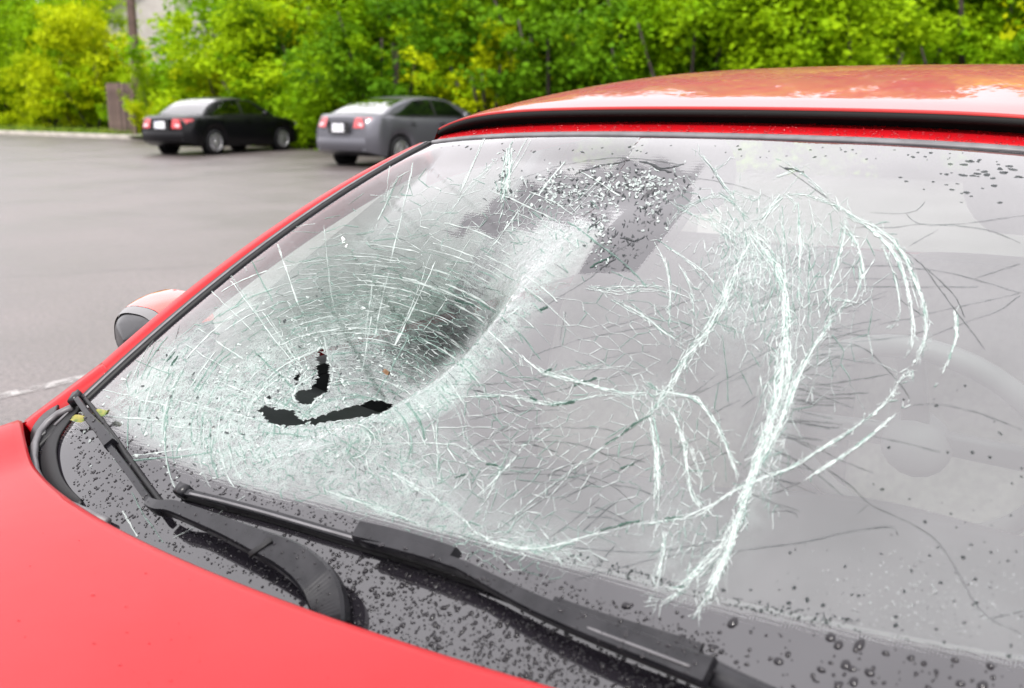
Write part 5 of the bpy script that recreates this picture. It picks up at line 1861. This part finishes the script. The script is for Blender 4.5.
def build_setting():
    # wet old asphalt
    asp = mat('asphalt', (.14, .13, .13), .5)
    x = noise_col(asp, (.060, .050, .048), (.104, .089, .086), .7, 8, .25, .75, rough=(.30, .50), bump=.6, bdist=.006, bscale=140)
    t = asp.node_tree; b = t.nodes['Principled BSDF']
    tcn = N(asp, 'ShaderNodeTexCoord')
    # aggregate
    vn = N(asp, 'ShaderNodeTexNoise'); vn.inputs['Scale'].default_value = 38; vn.inputs['Detail'].default_value = 4
    L(asp, tcn.outputs['Object'], vn.inputs['Vector'])
    r = N(asp, 'ShaderNodeMapRange'); r.inputs['From Min'].default_value = .35; r.inputs['From Max'].default_value = .65
    r.inputs['To Min'].default_value = .62; r.inputs['To Max'].default_value = 1.36
    L(asp, vn.outputs['Fac'], r.inputs['Value'])
    # tar seams and worn bands
    wv = N(asp, 'ShaderNodeTexVoronoi', feature='DISTANCE_TO_EDGE'); wv.inputs['Scale'].default_value = .16
    nw = N(asp, 'ShaderNodeTexNoise'); nw.inputs['Scale'].default_value = .8; nw.inputs['Detail'].default_value = 5
    L(asp, tcn.outputs['Object'], nw.inputs['Vector'])
    va = N(asp, 'ShaderNodeVectorMath', operation='MULTIPLY_ADD'); va.inputs[1].default_value = (1.2, 1.2, 0)
    L(asp, nw.outputs['Color'], va.inputs[0]); L(asp, tcn.outputs['Object'], va.inputs[2]); L(asp, va.outputs[0], wv.inputs['Vector'])
    r2 = N(asp, 'ShaderNodeMapRange'); r2.inputs['From Min'].default_value = .002; r2.inputs['From Max'].default_value = .007
    r2.inputs['To Min'].default_value = .72; r2.inputs['To Max'].default_value = 1
    L(asp, wv.outputs['Distance'], r2.inputs['Value'])
    m1 = N(asp, 'ShaderNodeMath', operation='MULTIPLY'); L(asp, r.outputs[0], m1.inputs[0]); L(asp, r2.outputs[0], m1.inputs[1])
    sc = N(asp, 'ShaderNodeVectorMath', operation='SCALE'); L(asp, x.outputs[2], sc.inputs[0]); L(asp, m1.outputs[0], sc.inputs['Scale'])
    L(asp, sc.outputs[0], b.inputs['Base Color'])
    S = 600
    new('ground', [(-S, -S, -.16), (S, -S, -.16), (S, S, -.16), (-S, S, -.16)], [(0, 1, 2, 3)], mat_soil(), None, False, 'structure')
    A, B_, D = ground(-420, 118), ground(118, 138.5), ground(305, 149.5)
    edge = [Vector((p.x, p.y, 0)) for p in (A, B_, D)]
    edge += [edge[2] + Vector((14, -1.6, 0)), edge[2] + Vector((40, -3.5, 0))]
    lot = edge + [Vector((120, 40, 0)), Vector((120, -120, 0)), Vector((-160, -120, 0)), Vector((-160, 60, 0))]
    new('parking_lot', lot, [tuple(range(len(lot)))[::-1]], asp, None, False, 'structure')
    # concrete kerb along the left end
    conc = mat('kerb_concrete', (.33, .30, .27), .8); noise_col(conc, (.27, .25, .22), (.38, .35, .31), 3, bump=.3, bdist=.01, bscale=40)
    d = (edge[1] - edge[0]).normalized(); n = Vector((-d.y, d.x, 0))
    mb = MB(); ln = (edge[1] - edge[0]).length
    pts = [edge[0] + d * (ln * k / 40) + n * .08 for k in range(41)] + [edge[1] + d * .3 + n * .2, edge[1] + d * .5 + n * .6]
    mb.sweep(pts, lambda i: [(-.09, -.14), (.09, -.14), (.085, .11), (.06, .13), (-.07, .13), (-.09, .12)], [Vector((0, 0, 1))] * len(pts))
    kb = mb.build('kerb', conc, None, False, 'structure')
    # mown verge behind the kerb
    grass = mat('verge_grass', (.10, .17, .02), .9, spec=.1); noise_col(grass, (.07, .14, .012), (.17, .22, .03), 2.2, 6, bump=.8, bdist=.05, bscale=25)
    vg = [edge[0] + n * .17, edge[1] + n * .17, edge[1] + n * .17 + d * 1.2, edge[1] + n * 9 + d * 2, edge[0] + n * 9]
    new('verge', [p + Vector((0, 0, .09)) for p in vg], [(0, 1, 2, 3, 4)], grass, None, False, 'structure')
    rng = np.random.default_rng(3)
    m = 9000
    f1 = rng.uniform(0, 1, m); f2 = rng.uniform(0, 1, m) ** 1.6
    o = np.array(edge[0])[None] + np.array(d)[None] * (f1 * ln)[:, None] + np.array(n)[None] * (.2 + 2.2 * f2)[:, None]
    aa = rng.uniform(0, 6.28, m); h = rng.uniform(.08, .26, m); wd = .02
    base = np.stack([np.cos(aa) * wd, np.sin(aa) * wd, 0 * aa], -1)
    tip = np.stack([rng.normal(0, .06, m), rng.normal(0, .06, m), h], -1)
    o[:, 2] = .09
    v = np.stack([o - base, o + base, o + tip], 1).reshape(-1, 3)
    me = np_mesh('grass', v, np.arange(m * 3).reshape(m, 3), grass)
    ob = bpy.data.objects.new('grass', me); C.objects.link(ob); ob['kind'] = 'stuff'
    # painted line on the asphalt, worn
    pm = mat('worn_line_paint', (.25, .24, .235), .7)
    b = pm.node_tree.nodes['Principled BSDF']
    tcn = N(pm, 'ShaderNodeTexCoord'); nn = N(pm, 'ShaderNodeTexNoise'); nn.inputs['Scale'].default_value = 9; nn.inputs['Detail'].default_value = 8; nn.inputs['Roughness'].default_value = .75
    L(pm, tcn.outputs['Object'], nn.inputs['Vector'])
    rr = N(pm, 'ShaderNodeMapRange'); rr.inputs['From Min'].default_value = .42; rr.inputs['From Max'].default_value = .56
    L(pm, nn.outputs['Fac'], rr.inputs['Value']); L(pm, rr.outputs[0], b.inputs['Alpha'])
    a, c = ground(-260, 455), ground(110, 372)
    dd = (c - a).normalized(); nn_ = Vector((-dd.y, dd.x, 0)) * .045
    new('parking_line', [a - nn_ + Vector((0, 0, .004)), c - nn_ + Vector((0, 0, .004)), c + nn_ + Vector((0, 0, .004)), a + nn_ + Vector((0, 0, .004))], [(0, 1, 2, 3)], pm, None, False, 'structure')
    # utility pole
    base = ground(141, 136.5)
    wood = mat('pole_wood', (.07, .045, .035), .9); noise_col(wood, (.05, .032, .026), (.095, .06, .048), 5, bump=.5, bdist=.01, bscale=40)
    t = thing('utility_pole', 'dark brown wooden utility pole rising out of the bushes in front of the pale house', 'pole', (base.x, base.y, 0))
    mb = MB(); mb.tube([Vector((0, 0, z)) for z in np.linspace(-.1, 10.5, 8)], lambda i: .17 - .006 * i, 14); mb.build('pole_shaft', wood, t)
    mb = MB(); mb.box((0, 0, 9.8), (2.2, .1, .12)); mb.build('crossarm', wood, t, False)
    # wooden fence
    fw = mat('fence_wood', (.12, .085, .07), .9); noise_col(fw, (.055, .034, .028), (.10, .066, .055), 5, bump=.4, bdist=.006, bscale=50)
    f0 = ground(110, 136); f1 = ground(137, 137.4)
    f0, f1 = Vector((f0.x, f0.y, 0)), Vector((f1.x, f1.y, 0))
    dv = (f1 - f0); ang = math.atan2(dv.y, dv.x); lf = dv.length
    t = thing('wooden_fence', 'short run of dark brown board fence between the bushes behind the kerb', 'fence', (f0.x, f0.y, 0), ang)
    nb = max(6, int(lf / .16))
    me = None
    for k in range(nb):
        if me is None:
            mb = MB(); hh = 1.85
            mb.v += [Vector(q) for q in ((0, -.011, .05), (.145, -.011, .05), (.145, -.011, hh - .05), (.105, -.011, hh), (.04, -.011, hh), (0, -.011, hh - .05), (0, .011, .05), (.145, .011, .05), (.145, .011, hh - .05), (.105, .011, hh), (.04, .011, hh), (0, .011, hh - .05))]
            mb.f += [(0, 1, 2, 3, 4, 5), (11, 10, 9, 8, 7, 6)] + [(i, (i + 6), (i + 1) % 6 + 6, (i + 1) % 6) for i in range(6)]
            o = mb.build('board', fw, t, False); me = o.data
        else:
            o = bpy.data.objects.new('board', me); C.objects.link(o); o.parent = t
        o.location = (k * lf / nb, rng.normal(0, .004), rng.normal(0, .012))
    oi = N(fw, 'ShaderNodeObjectInfo'); rb_ = N(fw, 'ShaderNodeMapRange'); rb_.inputs['To Min'].default_value = .45; rb_.inputs['To Max'].default_value = 1.5
    L(fw, oi.outputs['Random'], rb_.inputs['Value']); pb = fw.node_tree.nodes['Principled BSDF']
    src = pb.inputs['Base Color'].links[0].from_socket; sv = N(fw, 'ShaderNodeVectorMath', operation='SCALE'); L(fw, src, sv.inputs[0]); L(fw, rb_.outputs[0], sv.inputs['Scale']); L(fw, sv.outputs[0], pb.inputs['Base Color'])
    for z in (.5, 1.45):
        mb = MB(); mb.box((lf / 2, .04, z), (lf, .05, .09)); mb.build('rail', fw, t, False)
    # pale house glimpsed among the trees
    h0 = ground(240, 128) - CAM
    hp = CAM + Vector((h0.x, h0.y, 0)).normalized() * 62
    view = math.atan2(hp.y - CAM.y, hp.x - CAM.x)
    t = thing('house', 'pale clapboard house glimpsed through the gap behind the utility pole', 'house', (hp.x, hp.y, 0), view + math.pi / 2)
    sid = mat('pale_siding', (.36, .33, .32), .8); noise_col(sid, (.33, .30, .29), (.40, .37, .36), 2)
    rf = mat('roof_shingle', (.10, .075, .065), .9); noise_col(rf, (.07, .052, .046), (.13, .10, .09), 4, bump=.4, bdist=.01, bscale=30)
    trim = mat('white_trim', (.5, .48, .47), .6)
    mb = MB(); mb.box((1.5, 3.5, 2.7), (9, 7, 5.4)); mb.poly([Vector((-3, 0, 5.4)), Vector((6, 0, 5.4)), Vector((1.5, 0, 8.2))]); mb.poly([Vector((-3, 7, 5.4)), Vector((1.5, 7, 8.2)), Vector((6, 7, 5.4))])
    wl = mb.build('wall', sid, t, False)
    k = 0; me = None
    for z in np.arange(.3, 5.3, .2):       # lap boards
        if me is None:
            mb = MB(); mb.v += [Vector(q) for q in ((-3, -.045, 0), (6, -.045, 0), (6, -.003, .195), (-3, -.003, .195), (-3, -.003, 0), (6, -.003, 0))]
            mb.f += [(0, 1, 2, 3), (4, 5, 1, 0)]
            o = mb.build('siding_board', sid, wl, False); me = o.data
        else:
            o = bpy.data.objects.new('siding_board', me); C.objects.link(o); o.parent = wl
        o.location = (0, 0, z)
    mb = MB()
    for s_ in (-1, 1):
        mb.poly([Vector((1.5 + s_ * 5.1, -.5, 5.05)), Vector((1.5 + s_ * 5.1, 7.5, 5.05)), Vector((1.5, 7.5, 8.3)), Vector((1.5, -.5, 8.3))])
        mb.poly([Vector((1.5 + s_ * 5.1, -.5, 4.9)), Vector((1.5 + s_ * 5.1, 7.5, 4.9)), Vector((1.5, 7.5, 8.15)), Vector((1.5, -.5, 8.15))])
        mb.poly([Vector((1.5 + s_ * 5.1, -.5, 4.9)), Vector((1.5 + s_ * 5.1, -.5, 5.05)), Vector((1.5, -.5, 8.3)), Vector((1.5, -.5, 8.15))])
    mb.build('roof', rf, t, False)
    for x, z in ((-1.6, 3.6), (1.4, 3.6), (4.4, 3.6), (-1.6, 1.3), (4.4, 1.3)):
        mb = MB()
        for q, dq in (((x, -.06, z + .72), (1.1, .06, .1)), ((x, -.06, z - .72), (1.2, .08, .1)), ((x - .5, -.06, z), (.1, .06, 1.34)), ((x + .5, -.06, z), (.1, .06, 1.34)), ((x, -.06, z), (.9, .05, .05))):
            mb.box(q, dq)
        wf = mb.build('window', trim, t, False)
        mb = MB(); mb.box((x, -.052, z), (.9, .015, 1.34)); mb.build('pane', CARGL_D, wf, False)

CARGL_D = mat('dark_window_glass', (.03, .035, .04), .05, 0, .6)

def mat_soil():
    m = mat('soil', (.07, .055, .04), .95, spec=.1)
    noise_col(m, (.045, .04, .022), (.10, .085, .05), .8, 6, bump=.6, bdist=.05, bscale=9)
    return m

def build_leaves(on):
    """yellow-green leaf caught under the passenger wiper, brown scrap on the glass"""
    lm = mat('fallen_leaf_yellow', (.22, .24, .02), .5); noise_col(lm, (.045, .085, .006), (.20, .17, .02), 90)
    def leaf(name, px, ang, l, wd, m, label, h):
        p, n_ = on(px[0], px[1], h)
        u = Vector((math.cos(ang), math.sin(ang), 0)); u = (u - n_ * u.dot(n_)).normalized(); v = n_.cross(u)
        V, F = [], []
        for i, f in enumerate(np.linspace(0, 1, 9)):
            w_ = wd * math.sin(math.pi * (.04 + .93 * f)) ** .8
            c = p + u * (l * (f - .5)) + n_ * (.004 + .004 * math.sin(f * 7))
            V += [c - v * w_ + n_ * .003, c, c + v * w_ + n_ * .002]
        for i in range(8):
            q = i * 3
            F += [(q, q + 1, q + 4, q + 3), (q + 1, q + 2, q + 5, q + 4)]
        o = new(name, V, F, m, None)
        tag(o, label, 'leaf')
    leaf('fallen_leaf', (82, 421), .30, .042, .0075, lm, 'small yellow-green leaf stuck left of the wiper end in the windshield corner', .006)
    leaf('fallen_leaf', (104, 415), .35, .036, .007, lm, 'small yellow-green leaf stuck right of the wiper end against the frosted glass', .006)
    bm_ = mat('brown_scrap', (.11, .055, .02), .6); noise_col(bm_, (.07, .03, .012), (.17, .09, .03), 90)
    leaf('dry_leaf_scrap', (388, 375), .1, .014, .004, bm_, 'tiny brown leaf scrap lying on the shattered glass right of the hole', -.08)

build_setting()
car, on = build_red_car()
build_sedans()
build_greenery()
build_leaves(on)
